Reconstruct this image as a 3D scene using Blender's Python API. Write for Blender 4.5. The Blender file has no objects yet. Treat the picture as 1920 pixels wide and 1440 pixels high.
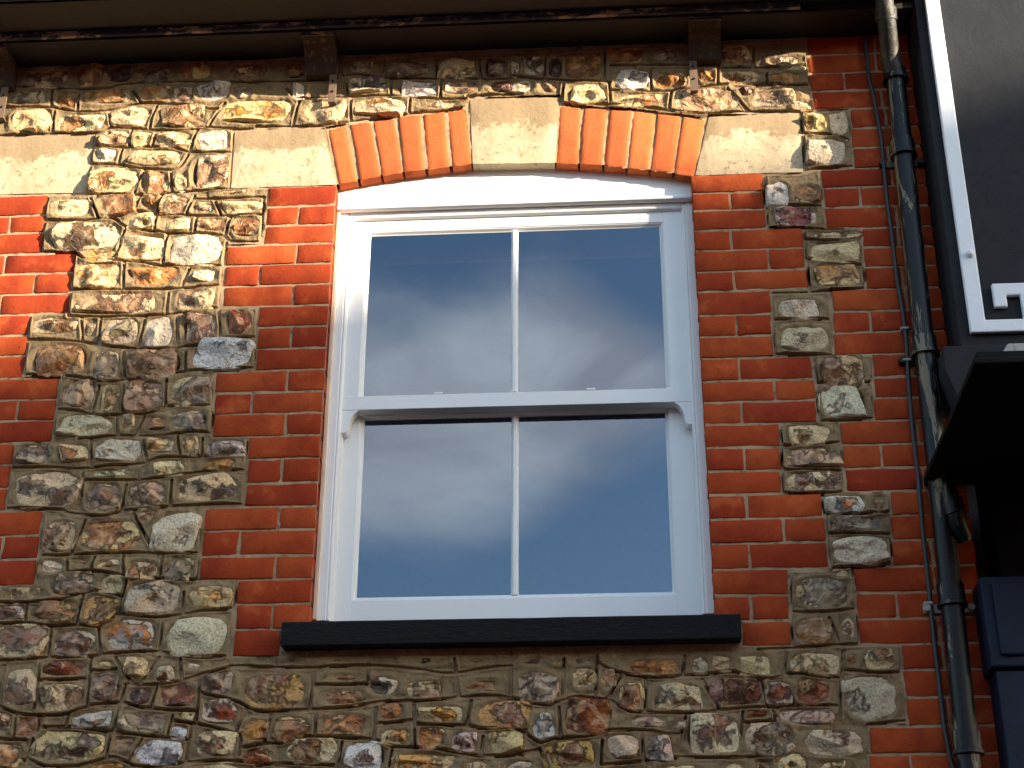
import bpy, bmesh, math, random
import numpy as np
from mathutils import Vector, Matrix, noise as mnoise
R = math.radians
random.seed(7); rng = np.random.default_rng(7)
SC = bpy.context.scene
COL = SC.collection

# ------------------------------------------------------------------ camera
F_PX = 3061.57
CAM = np.array([0.8887, -4.48117, -2.99875])
YAW, PITCH, ROLL = -0.0674785, 0.463931, 0.00381259
def _axes():
    cy, sy, cp, sp = math.cos(YAW), math.sin(YAW), math.cos(PITCH), math.sin(PITCH)
    fw = np.array([sy*cp, cy*cp, sp]); rt = np.array([cy, -sy, 0.0]); up = np.cross(rt, fw)
    cr, sr = math.cos(ROLL), math.sin(ROLL)
    return cr*rt + sr*up, -sr*rt + cr*up, fw
RT, UP, FW = _axes()
cd = bpy.data.cameras.new('camera'); cam = bpy.data.objects.new('camera', cd); COL.objects.link(cam)
cd.sensor_width = 36; cd.lens = F_PX/1920*36; cd.clip_start = 0.05; cd.clip_end = 2000
cam.matrix_world = Matrix(((RT[0], UP[0], -FW[0], CAM[0]), (RT[1], UP[1], -FW[1], CAM[1]), (RT[2], UP[2], -FW[2], CAM[2]), (0, 0, 0, 1)))
SC.camera = cam
def U(x, y, Y=0.0):                      # photo pixel -> point on the plane at depth Y
    d = FW + (x-960)/F_PX*RT - (y-720)/F_PX*UP
    return CAM + d*(Y-CAM[1])/d[1]
def PX(x, y, Y=0.0): return float(U(x, y, Y)[0])
def PZ(x, y, Y=0.0): return float(U(x, y, Y)[2])
def proj(P):
    d = np.array(P)-CAM; return 960+F_PX*(d@RT)/(d@FW), 720-F_PX*(d@UP)/(d@FW)
GROUND_Z = float(CAM[2]) - 1.62

# ------------------------------------------------------------------ light
AZ, EL = R(65), R(12.8)
SUN = np.array([math.sin(AZ)*math.cos(EL), -math.cos(AZ)*math.cos(EL), math.sin(EL)])
sd = bpy.data.lights.new('sun', 'SUN'); sd.energy = 5.0; sd.angle = R(0.53); sd.color = (1.0, 0.87, 0.69)
so = bpy.data.objects.new('sun', sd); COL.objects.link(so)
so.rotation_euler = Vector(SUN).to_track_quat('Z', 'Y').to_euler()
W = bpy.data.worlds.new('World'); SC.world = W; W.use_nodes = True
nt = W.node_tree; nt.nodes.clear()
def N(t, typ, **kw):
    n = t.nodes.new(typ)
    for k, v in kw.items(): setattr(n, k, v)
    return n
out = N(nt, 'ShaderNodeOutputWorld'); bg = N(nt, 'ShaderNodeBackground'); bg.inputs[1].default_value = 0.145
sky = N(nt, 'ShaderNodeTexSky', sky_type='NISHITA'); sky.sun_disc = False
sky.sun_elevation = EL; sky.sun_rotation = math.atan2(SUN[0], SUN[1]); sky.altitude = 50; sky.dust_density = 0.6; sky.ozone_density = 2.0
tc = N(nt, 'ShaderNodeTexCoord')
nz = N(nt, 'ShaderNodeTexNoise'); nz.inputs['Scale'].default_value = 3.4; nz.inputs['Detail'].default_value = 5; nz.inputs['Roughness'].default_value = 0.5
nz.inputs['Distortion'].default_value = 0.4
mp = N(nt, 'ShaderNodeMapping'); mp.inputs['Location'].default_value = (3.1, 1.7, 0.4); mp.inputs['Scale'].default_value = (1, 1, 1.7)
nt.links.new(tc.outputs['Generated'], mp.inputs[0]); nt.links.new(mp.outputs[0], nz.inputs['Vector'])
def refl_dir(x, y):
    d = FW + (x-960)/F_PX*RT - (y-720)/F_PX*UP; d = d*np.array([1, -1, 1]); return d/np.linalg.norm(d)
def mth(op, a, b=None, c=None, clamp=False):
    n = N(nt, 'ShaderNodeMath', operation=op); n.use_clamp = clamp
    for i, v in enumerate((a, b, c)):
        if v is None: continue
        if isinstance(v, (int, float)): n.inputs[i].default_value = v
        else: nt.links.new(v, n.inputs[i])
    return n.outputs[0]
acc = mth('MULTIPLY', mth('SUBTRACT', nz.outputs[0], 0.5), 2.6)
# big cloud banks standing in the southern sky (x, y seen mirrored in the panes), angular radius, weight
for (x, y, rad, wgt) in ((800, 650, .075, .62), (1080, 640, .062, .55), (760, 930, .075, .6), (1060, 880, .045, .35),
                         (1190, 720, .04, .4), (1220, 500, .045, -.6), (1130, 1040, .07, -.6), (720, 1090, .05, -.5), (830, 470, .04, -.2)):
    d = refl_dir(x, y)
    dp = N(nt, 'ShaderNodeVectorMath', operation='DISTANCE'); nt.links.new(tc.outputs['Generated'], dp.inputs[0]); dp.inputs[1].default_value = tuple(d)
    q = mth('DIVIDE', dp.outputs['Value'], rad)
    g = mth('POWER', 2.718, mth('MULTIPLY', mth('MULTIPLY', q, q), -1.0))
    acc = mth('ADD', acc, mth('MULTIPLY', g, wgt))
mask = N(nt, 'ShaderNodeMapRange', interpolation_type='SMOOTHSTEP'); nt.links.new(acc, mask.inputs[0])
mask.inputs[1].default_value = 0.05; mask.inputs[2].default_value = 1.05; mask.inputs[3].default_value = 0; mask.inputs[4].default_value = 0.92
mx = N(nt, 'ShaderNodeMix', data_type='RGBA'); nt.links.new(mask.outputs[0], mx.inputs[0])
tint = N(nt, 'ShaderNodeMix', data_type='RGBA', blend_type='MULTIPLY'); tint.inputs[0].default_value = 1.0
nt.links.new(sky.outputs[0], tint.inputs[6]); tint.inputs[7].default_value = (1.38, 1.30, 1.12, 1)
nt.links.new(tint.outputs[2], mx.inputs[6]); 
nz2 = N(nt, 'ShaderNodeTexNoise'); nz2.inputs['Scale'].default_value = 9; nz2.inputs['Detail'].default_value = 5; nz2.inputs['Distortion'].default_value = .5
nt.links.new(mp.outputs[0], nz2.inputs['Vector'])
cr_ = N(nt, 'ShaderNodeValToRGB'); nt.links.new(nz2.outputs[0], cr_.inputs[0])
cr_.color_ramp.elements[0].position = .36; cr_.color_ramp.elements[0].color = (4.5, 4.25, 4.1, 1)
cr_.color_ramp.elements[1].position = .66; cr_.color_ramp.elements[1].color = (7.8, 7.5, 6.7, 1)
nt.links.new(cr_.outputs[0], mx.inputs[7])
nt.links.new(mx.outputs[2], bg.inputs[0]); nt.links.new(bg.outputs[0], out.inputs[0])
SC.view_settings.view_transform = 'Standard'; SC.view_settings.look = 'None'
SC.view_settings.exposure = 1.75; SC.view_settings.gamma = 1.0; SC.view_settings.use_curve_mapping = False
SC.cycles.max_bounces = 8; SC.cycles.caustics_reflective = False; SC.cycles.caustics_refractive = False

# ------------------------------------------------------------------ helpers
def s2l(c):
    return tuple((v/255/12.92 if v/255 <= .04045 else ((v/255+.055)/1.055)**2.4) for v in c)
def mesh_obj(name, verts, faces, mat=None, parent=None, smooth=False):
    me = bpy.data.meshes.new(name); me.from_pydata([tuple(map(float, v)) for v in verts], [], faces); me.update()
    if smooth: me.polygons.foreach_set('use_smooth', [True]*len(me.polygons))
    o = bpy.data.objects.new(name, me); COL.objects.link(o)
    if mat: me.materials.append(mat)
    if parent: o.parent = parent
    return o
class MB:
    def __init__(s): s.v = []; s.f = []
    def add(s, v, f):
        n = len(s.v); s.v += [tuple(map(float, p)) for p in v]; s.f += [tuple(i+n for i in q) for q in f]
    def box(s, x0, x1, y0, y1, z0, z1):
        s.add([(x0,y0,z0),(x1,y0,z0),(x1,y1,z0),(x0,y1,z0),(x0,y0,z1),(x1,y0,z1),(x1,y1,z1),(x0,y1,z1)],
              [(0,3,2,1),(4,5,6,7),(0,1,5,4),(1,2,6,5),(2,3,7,6),(3,0,4,7)])
    def prism(s, poly, y0, y1):          # poly of (x,z), counter-clockwise seen from the street
        n = len(poly)
        s.add([(x, y0, z) for x, z in poly]+[(x, y1, z) for x, z in poly],
              [tuple(range(n)), tuple(range(2*n-1, n-1, -1))]+[(i, n+i, n+(i+1) % n, (i+1) % n) for i in range(n)])
    def extrude_x(s, prof, x0, x1):      # prof of (y,z)
        n = len(prof)
        s.add([(x0, y, z) for y, z in prof]+[(x1, y, z) for y, z in prof],
              [tuple(range(n-1, -1, -1)), tuple(range(n, 2*n))]+[(i, (i+1) % n, n+(i+1) % n, n+i) for i in range(n)])
    def sweep_rect(s, x0, x1, z0, z1, prof):   # mitred picture-frame moulding, prof of (inset, y)
        rings = []
        for ins, y in prof:
            rings.append([(x0+ins, y, z0+ins), (x1-ins, y, z0+ins), (x1-ins, y, z1-ins), (x0+ins, y, z1-ins)])
        v = [p for r in rings for p in r]; f = []
        for i in range(len(rings)-1):
            for k in range(4):
                a = i*4+k; b = i*4+(k+1) % 4; f.append((a, b, b+4, a+4))
        s.add(v, f)
    def tube(s, pts, rad, n=16, cap=True):
        pts = [Vector(p) for p in pts]; rads = rad if isinstance(rad, (list, tuple)) else [rad]*len(pts)
        rings = []; ref = Vector((0, 1, 0.01)).normalized()
        for i, p in enumerate(pts):
            t = (pts[min(i+1, len(pts)-1)]-pts[max(i-1, 0)]).normalized()
            a = ref.cross(t).normalized(); b = t.cross(a)
            rings.append([p+rads[i]*(math.cos(2*math.pi*k/n)*a+math.sin(2*math.pi*k/n)*b) for k in range(n)])
        f = []
        for i in range(len(rings)-1):
            for k in range(n): f.append((i*n+k, i*n+(k+1) % n, (i+1)*n+(k+1) % n, (i+1)*n+k))
        if cap: f += [tuple(range(n-1, -1, -1)), tuple(range((len(rings)-1)*n, len(rings)*n))]
        s.add([tuple(p) for r in rings for p in r], f)
    def build(s, name, mat, parent=None, bevel=0, smooth=False):
        o = mesh_obj(name, s.v, s.f, mat, parent, smooth)
        bm = bmesh.new(); bm.from_mesh(o.data); bmesh.ops.recalc_face_normals(bm, faces=bm.faces); bm.to_mesh(o.data); bm.free()
        if bevel:
            m = o.modifiers.new('bevel', 'BEVEL'); m.width = bevel; m.segments = 2; m.limit_method = 'ANGLE'; m.angle_limit = R(40)
        if smooth: o.data.set_sharp_from_angle(angle=R(40))
        return o
def thing(name, label, cat, loc=(0, 0, 0), group=None):
    o = bpy.data.objects.new(name, None); COL.objects.link(o); o.location = loc; o.empty_display_size = .1
    o['label'] = label; o['category'] = cat
    if group: o['group'] = group
    return o

# ------------------------------------------------------------------ materials
def mat(name):
    m = bpy.data.materials.new(name); m.use_nodes = True; t = m.node_tree; t.nodes.clear()
    o = N(t, 'ShaderNodeOutputMaterial'); b = N(t, 'ShaderNodeBsdfPrincipled'); t.links.new(b.outputs[0], o.inputs[0])
    return m, t, b
def tex_noise(t, scale, detail=4, rough=.55, co=None, dist=0.0):
    n = N(t, 'ShaderNodeTexNoise'); n.inputs['Scale'].default_value = scale; n.inputs['Detail'].default_value = detail
    n.inputs['Roughness'].default_value = rough; n.inputs['Distortion'].default_value = dist
    if co is None: co = N(t, 'ShaderNodeTexCoord').outputs['Object']
    t.links.new(co, n.inputs['Vector']); return n
def ramp(t, src, stops):
    r = N(t, 'ShaderNodeValToRGB'); t.links.new(src, r.inputs[0]); e = r.color_ramp.elements
    for i, (p, c) in enumerate(stops):
        el = e[i] if i < 2 else e.new(p)
        el.position = p; el.color = (*c, 1) if len(c) == 3 else c
    return r.outputs[0]
def mixc(t, fac, a, b, blend='MIX'):
    m = N(t, 'ShaderNodeMix', data_type='RGBA', blend_type=blend)
    for sock, v in ((m.inputs[0], fac), (m.inputs[6], a), (m.inputs[7], b)):
        if hasattr(v, 'links'): t.links.new(v, sock)
        elif isinstance(v, (int, float)): sock.default_value = v
        else: sock.default_value = (*v, 1)
    return m.outputs[2]
def bump(t, b, hs, dist, strength=1.0, prev=None):
    n = N(t, 'ShaderNodeBump'); n.inputs['Distance'].default_value = dist; n.inputs['Strength'].default_value = strength
    t.links.new(hs, n.inputs['Height'])
    if prev is not None: t.links.new(prev, n.inputs['Normal'])
    t.links.new(n.outputs[0], b.inputs['Normal']); return n.outputs[0]
def step(t, src, lo, hi):
    m = N(t, 'ShaderNodeMapRange'); t.links.new(src, m.inputs[0]); m.inputs[1].default_value = lo; m.inputs[2].default_value = hi; return m.outputs[0]
def geo_pos(t): return N(t, 'ShaderNodeNewGeometry').outputs['Position']

def mat_brick(name='fired_red_brick', tones=None, amt=1.0):
    m, t, b = mat(name); pos = geo_pos(t)
    oi = N(t, 'ShaderNodeObjectInfo')
    base = ramp(t, oi.outputs['Random'], [(0, s2l((146, 52, 30))), (.25, s2l((170, 72, 36))), (.45, s2l((156, 60, 32))), (.65, s2l((178, 82, 42))), (.85, s2l((162, 66, 34))), (1, s2l((150, 56, 32)))])
    if tones: base = ramp(t, oi.outputs['Random'], [(i/(len(tones)-1), s2l(c)) for i, c in enumerate(tones)])
    n1 = tex_noise(t, 9, 3, .6, pos); n2 = tex_noise(t, 55, 4, .6, pos)
    c = mixc(t, mth2(t, 'MULTIPLY', step(t, n1.outputs[0], .50, .70), .6*amt), base, s2l((124, 40, 28)))
    c = mixc(t, step(t, n1.outputs[0], .44, .28), c, s2l((188, 92, 50)))
    c = mixc(t, step(t, n2.outputs[0], .66, .78), c, s2l((84, 32, 22)))
    n3 = tex_noise(t, 16, 5, .7, pos, .6)
    bl = step(t, n3.outputs[0], .74, .86)
    c = mixc(t, mth2(t, 'MULTIPLY', bl, .7), c, s2l((196, 130, 96)))
    n4 = tex_noise(t, 240, 2, .5, pos)
    c = mixc(t, step(t, n4.outputs[0], .68, .73), c, s2l((52, 22, 15)))
    t.links.new(c, b.inputs['Base Color']); b.inputs['Roughness'].default_value = .9; b.inputs['Specular IOR Level'].default_value = .1
    p = bump(t, b, n2.outputs[0], .0016); bump(t, b, n4.outputs[0], .0006, 1, p)
    return m
def mat_mortar(name, ca, cb, cd, scale=30, d=.002):
    m, t, b = mat(name); pos = geo_pos(t)
    n1 = tex_noise(t, 6, 4, .6, pos); n2 = tex_noise(t, 120, 4, .65, pos); n3 = tex_noise(t, scale, 5, .7, pos)
    c = mixc(t, step(t, n1.outputs[0], .35, .65), ca, cb)
    c = mixc(t, step(t, n3.outputs[0], .52, .68), c, cd)
    v = N(t, 'ShaderNodeTexVoronoi'); v.inputs['Scale'].default_value = 260; t.links.new(pos, v.inputs['Vector'])
    c = mixc(t, mth2(t, 'MULTIPLY', step(t, v.outputs['Distance'], .16, .08), .5), c, mixc(t, v.outputs['Color'], s2l((70, 60, 45)), s2l((205, 190, 160))))
    t.links.new(c, b.inputs['Base Color']); b.inputs['Roughness'].default_value = .93; b.inputs['Specular IOR Level'].default_value = .2
    p = bump(t, b, n3.outputs[0], d*1.5); bump(t, b, n2.outputs[0], d, 1, p)
    return m
def mat_flint():
    m, t, b = mat('knapped_flint'); oc = N(t, 'ShaderNodeTexCoord').outputs['Object']
    oi = N(t, 'ShaderNodeObjectInfo')
    off = N(t, 'ShaderNodeVectorMath', operation='SCALE'); comb = N(t, 'ShaderNodeCombineXYZ')
    t.links.new(oi.outputs['Random'], comb.inputs[0]); t.links.new(oi.outputs['Random'], comb.inputs[1])
    t.links.new(comb.outputs[0], off.inputs[0]); off.inputs['Scale'].default_value = 37.0
    ad = N(t, 'ShaderNodeVectorMath', operation='ADD'); t.links.new(oc, ad.inputs[0]); t.links.new(off.outputs[0], ad.inputs[1]); pos = ad.outputs[0]
    def attr(nm, typ='OBJECT'):
        a = N(t, 'ShaderNodeAttribute'); a.attribute_type = typ; a.attribute_name = nm; return a
    core = attr('core_tone').outputs['Color']; core2 = attr('vein_tone').outputs['Color']; rim = attr('rind_tone').outputs['Color']
    amt = attr('rind_amount').outputs['Fac']; edge = attr('edge', 'GEOMETRY').outputs['Fac']
    n1 = tex_noise(t, 13, 2, .5, pos, .9); n2 = tex_noise(t, 34, 6, .68, pos, .8); n3 = tex_noise(t, 150, 5, .7, pos); n5 = tex_noise(t, 20, 3, .5, pos, 1.4)
    c = mixc(t, step(t, n1.outputs[0], .42, .56), core, core2)
    c = mixc(t, step(t, n5.outputs[0], .52, .60), c, mixc(t, .5, core2, s2l((70, 46, 28))))
    c = mixc(t, step(t, n5.outputs[0], .44, .36), c, mixc(t, .5, core, s2l((206, 178, 136))))
    # chalky rind: along broken edges and in patches
    n6 = tex_noise(t, 13, 2, .5, pos, .3); e = mth2(t, 'MULTIPLY_ADD', edge, .10, mth2(t, 'MULTIPLY_ADD', n2.outputs[0], .45, mth2(t, 'MULTIPLY', n6.outputs[0], .75))); e = mth2(t, 'ADD', e, mth2(t, 'MULTIPLY_ADD', amt, .62, -.445))
    rf = step(t, e, .54, .60)
    rc = mixc(t, step(t, n3.outputs[0], .46, .64), rim, mixc(t, .62, rim, s2l((132, 108, 78))))
    rc = mixc(t, step(t, n2.outputs[0], .60, .74), rc, s2l((176, 132, 78)))
    c = mixc(t, rf, c, rc)
    c = mixc(t, step(t, n3.outputs[0], .74, .80), c, s2l((60, 48, 38)))
    t.links.new(c, b.inputs['Base Color'])
    ro = N(t, 'ShaderNodeMapRange'); t.links.new(rf, ro.inputs[0]); ro.inputs[3].default_value = .36; ro.inputs[4].default_value = .85
    t.links.new(ro.outputs[0], b.inputs['Roughness']); b.inputs['Specular IOR Level'].default_value = .45
    v = N(t, 'ShaderNodeTexVoronoi', feature='F1'); v.inputs['Scale'].default_value = 34; v.inputs['Randomness'].default_value = 1
    wn = N(t, 'ShaderNodeVectorMath', operation='MULTIPLY_ADD'); t.links.new(n2.outputs['Color'], wn.inputs[0]); wn.inputs[1].default_value = (.03, .03, .03); t.links.new(pos, wn.inputs[2])
    t.links.new(wn.outputs[0], v.inputs['Vector'])
    rg = mth2(t, 'ABSOLUTE', mth2(t, 'SUBTRACT', tex_noise(t, 26, 3, .5, pos, 1.0).outputs[0], .5)); p = bump(t, b, rg, .018, .8)
    hh = mth2(t, 'MULTIPLY', n2.outputs[0], mth2(t, 'MULTIPLY_ADD', rf, .95, .12))
    p = bump(t, b, hh, .008, 1, p); bump(t, b, mth2(t, 'MULTIPLY', n3.outputs[0], mth2(t, 'MULTIPLY_ADD', rf, .85, .15)), .003, 1, p)
    return m
def mth2(t, op, a, b_=None, c=None):
    n = N(t, 'ShaderNodeMath', operation=op)
    for i, v in enumerate((a, b_, c)):
        if v is None: continue
        if isinstance(v, (int, float)): n.inputs[i].default_value = v
        else: t.links.new(v, n.inputs[i])
    return n.outputs[0]
def mat_limestone():
    m, t, b = mat('weathered_limestone'); pos = geo_pos(t)
    n1 = tex_noise(t, 7, 5, .65, pos, .5); n2 = tex_noise(t, 45, 6, .75, pos); n3 = tex_noise(t, 200, 3, .6, pos)
    c = mixc(t, step(t, n1.outputs[0], .40, .62), s2l((206, 184, 150)), s2l((184, 162, 130)))
    c = mixc(t, step(t, n2.outputs[0], .55, .64), c, s2l((150, 126, 96)))
    w = N(t, 'ShaderNodeTexWave', wave_type='BANDS'); w.inputs['Scale'].default_value = 2.2; w.inputs['Distortion'].default_value = 9; w.inputs['Detail'].default_value = 3
    t.links.new(pos, w.inputs['Vector'])
    c = mixc(t, mth2(t, 'MULTIPLY', step(t, w.outputs['Fac'], .97, 1.0), .22), c, s2l((225, 210, 180)))
    sx = N(t, 'ShaderNodeSeparateXYZ'); t.links.new(N(t, 'ShaderNodeTexCoord').outputs['Object'], sx.inputs[0])
    gz_ = mth2(t, 'ADD', mth2(t, 'MULTIPLY', sx.outputs[2], 9.0), mth2(t, 'MULTIPLY_ADD', n2.outputs[0], 1.1, mth2(t, 'MULTIPLY_ADD', n1.outputs[0], 1.6, -1.55)))
    c = mixc(t, mth2(t, 'MULTIPLY', step(t, gz_, .0, .16), .75), c, s2l((146, 122, 90)))
    t.links.new(c, b.inputs['Base Color']); b.inputs['Roughness'].default_value = .9; b.inputs['Specular IOR Level'].default_value = .2
    p = bump(t, b, n2.outputs[0], .0022); bump(t, b, n3.outputs[0], .0008, 1, p)
    return m
def mat_paint(name, col, rough=.4, peel=None, pscale=40, lo=.62, hi=.66, bd=.0006, dirt=None, spec=.5, stretch=(1, 1, 1), mott=.84):
    m, t, b = mat(name); pos = geo_pos(t)
    mpn = N(t, 'ShaderNodeMapping'); mpn.inputs['Scale'].default_value = stretch; t.links.new(pos, mpn.inputs[0])
    n1 = tex_noise(t, pscale, 6, .7, mpn.outputs[0], .5); n2 = tex_noise(t, 12, 4, .6, pos)
    c = mixc(t, step(t, n2.outputs[0], .4, .65), col, tuple(v*mott for v in col))
    if dirt is not None:
        n4 = tex_noise(t, 5, 5, .7, pos); c = mixc(t, mth2(t, 'MULTIPLY', step(t, n4.outputs[0], .5, .75), .5), c, dirt)
    pf = None
    if peel is not None:
        pf = step(t, n1.outputs[0], lo, hi); c = mixc(t, pf, c, peel)
    t.links.new(c, b.inputs['Base Color']); b.inputs['Roughness'].default_value = rough; b.inputs['Specular IOR Level'].default_value = spec
    if pf is not None: bump(t, b, n1.outputs[0], bd*3)
    else: bump(t, b, n1.outputs[0], bd)
    return m
M_BRICK = mat_brick(); M_RUBBER = mat_brick('rubbed_orange_brick', [(180, 88, 50), (200, 108, 62), (188, 96, 56), (206, 116, 66), (184, 92, 50)], .35)
M_BMORT = mat_mortar('pale_brick_mortar', s2l((184, 156, 122)), s2l((160, 134, 104)), s2l((116, 94, 70)), d=.001)
M_FMORT = mat_mortar('grey_flint_mortar', s2l((152, 128, 94)), s2l((132, 110, 80)), s2l((104, 86, 60)), 30, .0022)
M_FLINT = mat_flint(); M_STONE = mat_limestone()
M_WHITE = mat_paint('white_gloss_paint', (.84, .84, .83), .38, bd=.00015, pscale=60, mott=.985)
M_CAULK = mat_paint('cream_caulk', s2l((238, 214, 186)), .7)
M_SILL = mat_paint('black_sill_paint', s2l((15, 14, 17)), .75, spec=.25, peel=s2l((30, 29, 32)), pscale=26, lo=.60, hi=.66, bd=.003, stretch=(1, 1, 2.4))
M_SOFFIT = mat_paint('old_brown_black_paint', s2l((28, 19, 15)), .6, peel=s2l((150, 105, 65)), pscale=22, lo=.735, hi=.745, bd=.0008, stretch=(.6, 1, 1))
M_BRKT = mat_paint('weathered_brown_bracket_paint', s2l((66, 52, 40)), .8, peel=s2l((96, 80, 60)), pscale=40, lo=.55, hi=.62, bd=.001, spec=.2)
M_GUTTER = mat_paint('black_cast_iron', s2l((20, 19, 22)), .45, peel=s2l((110, 100, 84)), pscale=26, lo=.66, hi=.72, bd=.0008, stretch=(.35, 1, 1))
M_TRIM = mat_paint('flaking_edge_paint', s2l((60, 64, 70)), .6, peel=s2l((196, 176, 140)), pscale=30, lo=.52, hi=.60, bd=.001, stretch=(.4, 1, 1))
M_PIPE = mat_paint('flaking_black_pipe_paint', s2l((8, 10, 16)), .42, spec=.3, peel=s2l((120, 108, 88)), pscale=24, lo=.555, hi=.575, bd=.0008, stretch=(1, 1, .12))
M_PIPE2 = mat_paint('lichened_pipe_paint', s2l((40, 36, 28)), .5, peel=s2l((92, 84, 60)), pscale=34, lo=.58, hi=.66, bd=.0012)
M_CONDUIT = mat_paint('grey_green_conduit', s2l((40, 42, 46)), .5, peel=s2l((50, 78, 70)), pscale=16, lo=.62, hi=.68, stretch=(1, 1, .4))
M_IRON = mat_paint('bare_iron', s2l((112, 92, 74)), .6, peel=s2l((140, 80, 50)), pscale=40, lo=.55, hi=.65)
M_DARK = mat_paint('charcoal_render_paint', s2l((38, 38, 42)), .85, peel=s2l((44, 44, 48)), pscale=9, lo=.5, hi=.8, bd=.0012, spec=.3)
M_BLACK = mat_paint('black_wall_paint', s2l((12, 11, 12)), .7, spec=.15)
M_WPLAST = mat_paint('white_plaster_paint', (.80, .81, .83), .7, bd=.0012, pscale=30, mott=.97)
M_BLUE = mat_paint('blue_joinery_paint', s2l((16, 30, 52)), .6, pscale=20, bd=.0016, mott=.55, spec=.3)
M_ASPH = mat_paint('asphalt', (.055, .055, .057), .9, pscale=30, bd=.003)
M_PAVE = mat_paint('paving_slab', (.13, .125, .115), .9, pscale=20, bd=.002)
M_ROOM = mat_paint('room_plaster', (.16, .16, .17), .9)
M_BLIND = mat_paint('pale_blind_fabric', (.82, .82, .80), .9)
M_SLATE = mat_paint('roof_slate', (.09, .09, .10), .7, pscale=12)
M_GREYLEAD = mat_paint('white_flaking_lead', s2l((176, 172, 164)), .7, peel=s2l((90, 86, 80)), pscale=30, lo=.6, hi=.7)
def mat_glass():
    m = bpy.data.materials.new('window_glass'); m.use_nodes = True; t = m.node_tree; t.nodes.clear()
    o = N(t, 'ShaderNodeOutputMaterial'); g = N(t, 'ShaderNodeBsdfGlossy'); tr = N(t, 'ShaderNodeBsdfTransparent'); mix = N(t, 'ShaderNodeMixShader')
    g.inputs['Roughness'].default_value = 0.0; g.inputs['Color'].default_value = (.60, .73, .95, 1); tr.inputs['Color'].default_value = (.80, .83, .82, 1)
    fr = N(t, 'ShaderNodeFresnel'); fr.inputs['IOR'].default_value = 2.3
    pos = geo_pos(t); n = tex_noise(t, 1.6, 1, .4, pos); bp = N(t, 'ShaderNodeBump'); bp.inputs['Distance'].default_value = .0012; t.links.new(n.outputs[0], bp.inputs['Height'])
    t.links.new(bp.outputs[0], g.inputs['Normal'])
    t.links.new(fr.outputs[0], mix.inputs[0]); t.links.new(tr.outputs[0], mix.inputs[1]); t.links.new(g.outputs[0], mix.inputs[2]); t.links.new(mix.outputs[0], o.inputs[0])
    return m
M_GLASS = mat_glass()

# ------------------------------------------------------------------ street (behind the camera)
g = MB(); g.add([(-300, -300, GROUND_Z), (300, -300, GROUND_Z), (300, 300, GROUND_Z), (-300, 300, GROUND_Z)], [(0, 1, 2, 3)])
o = g.build('street', M_ASPH); o['kind'] = 'structure'
g = MB(); g.box(-60, 60, -2.2, 0.0, GROUND_Z-.05, GROUND_Z+.12); g.box(-60, 60, -13.9, -12.2, GROUND_Z-.05, GROUND_Z+.12)
o = g.build('pavement', M_PAVE); o['kind'] = 'structure'

# ------------------------------------------------------------------ the house
house = thing('house', 'brick and flint house front with one white sash window under a red brick arch', 'house', (0, 0, GROUND_Z))
HINV = Matrix.Translation((0, 0, -GROUND_Z))
def kid(o, parent=house):
    o.parent = parent; o.matrix_parent_inverse = HINV if parent is house else Matrix.Identity(4); return o
WOP = PX(1302, 434)                       # width of the window opening
XR = PX(1776, 640)                        # right-hand corner of the wall
XL = -1.75; ZT = .95; ZB = -2.25
J = .0082

bricks = []                               # (x0,x1,z0,z1)
def zone(ytops, refx, rows):
    zs = [PZ(refx(y), y) for y in ytops]
    for k, xs in rows.items():
        zt = zs[k]; zb = zs[k+1]+J; ym = (ytops[k]+ytops[k+1])/2
        X = [v[0] if isinstance(v, tuple) else PX(v, ym) for v in xs]
        for a, b in zip(X[:-1], X[1:]): bricks.append((a+J/2 if a != X[0] else a, b-J/2 if b != X[-1] else b, zb, zt))
FL = [370.3, 407.3, 440.3, 480, 516.8, 555, 593, 631.6, 670, 711.9, 752.8, 792, 833, 874, 917.7, 960, 1007, 1051, 1095.6+6]
zone(FL, lambda y: 0, {0: [-50, 87], 1: [-120, -52, 17, 82], 2: [-60, 78], 3: [-130, 8, 139], 4: [-70, 65, 132], 5: [-135, 0, 129], 6: [-86, 53], 7: [-90, -20, 49],
    8: [-95, 44], 9: [-100, -28, 108], 10: [-105, 32, 101], 11: [-110, -40, 96], 12: [-120, 24], 13: [-120, -50, 17], 14: [-130, 10],
    15: [-130, -60, 77], 16: [-135, 3, 71], 17: [-140, -72, 65]})
LJ = [349.4, 386, 422, 457.5, 495, 534, 573, 612, 653, 693.5, 734.5, 775, 817, 859.5, 905, 949.5, 993, 1041.5, 1086.5, 1132.5, 1180.5, 1226+6]
A = (0.0,)
zone(LJ, lambda y: 605, {0: [504, A], 1: [501, 559, A], 2: [497, A], 3: [425.8, 556, A], 4: [422.7, 487, A], 5: [419.6, 550, A], 6: [486, A], 7: [484, 545.6, A],
    8: [482, A], 9: [404, 538.7, A], 10: [403.3, 472, A], 11: [401.5, 535, A], 12: [466.5, A], 13: [464.4, 528, A], 14: [461.5, A],
    15: [384, 521.7, A], 16: [381, 448.5, A], 17: [376, 515.8, A], 18: [446, A], 19: [443.3, 510, A], 20: [439, 524]})
RC = [104, 138.5, 171.5, 205.8, 242.7, 279.7, 318, 353, 390, 429.7, 466.6, 503.6, 544.5, 585, 625, 666, 709, 748.8, 791, 834.6, 879, 923, 969, 1015, 1064, 1113, 1161.6, 1210, 1258, 1310.6, 1363.4, 1416, 1470]
rcx = lambda y: 1560+(y-138)*.125
RCZ = [PZ(rcx(y), y) for y in RC]
RJY = {0: 329.8, 1: 364, 2: 397.5, 3: 434.5, 4: 472.4, 5: 512, 6: 549}
B = (WOP,)
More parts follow.
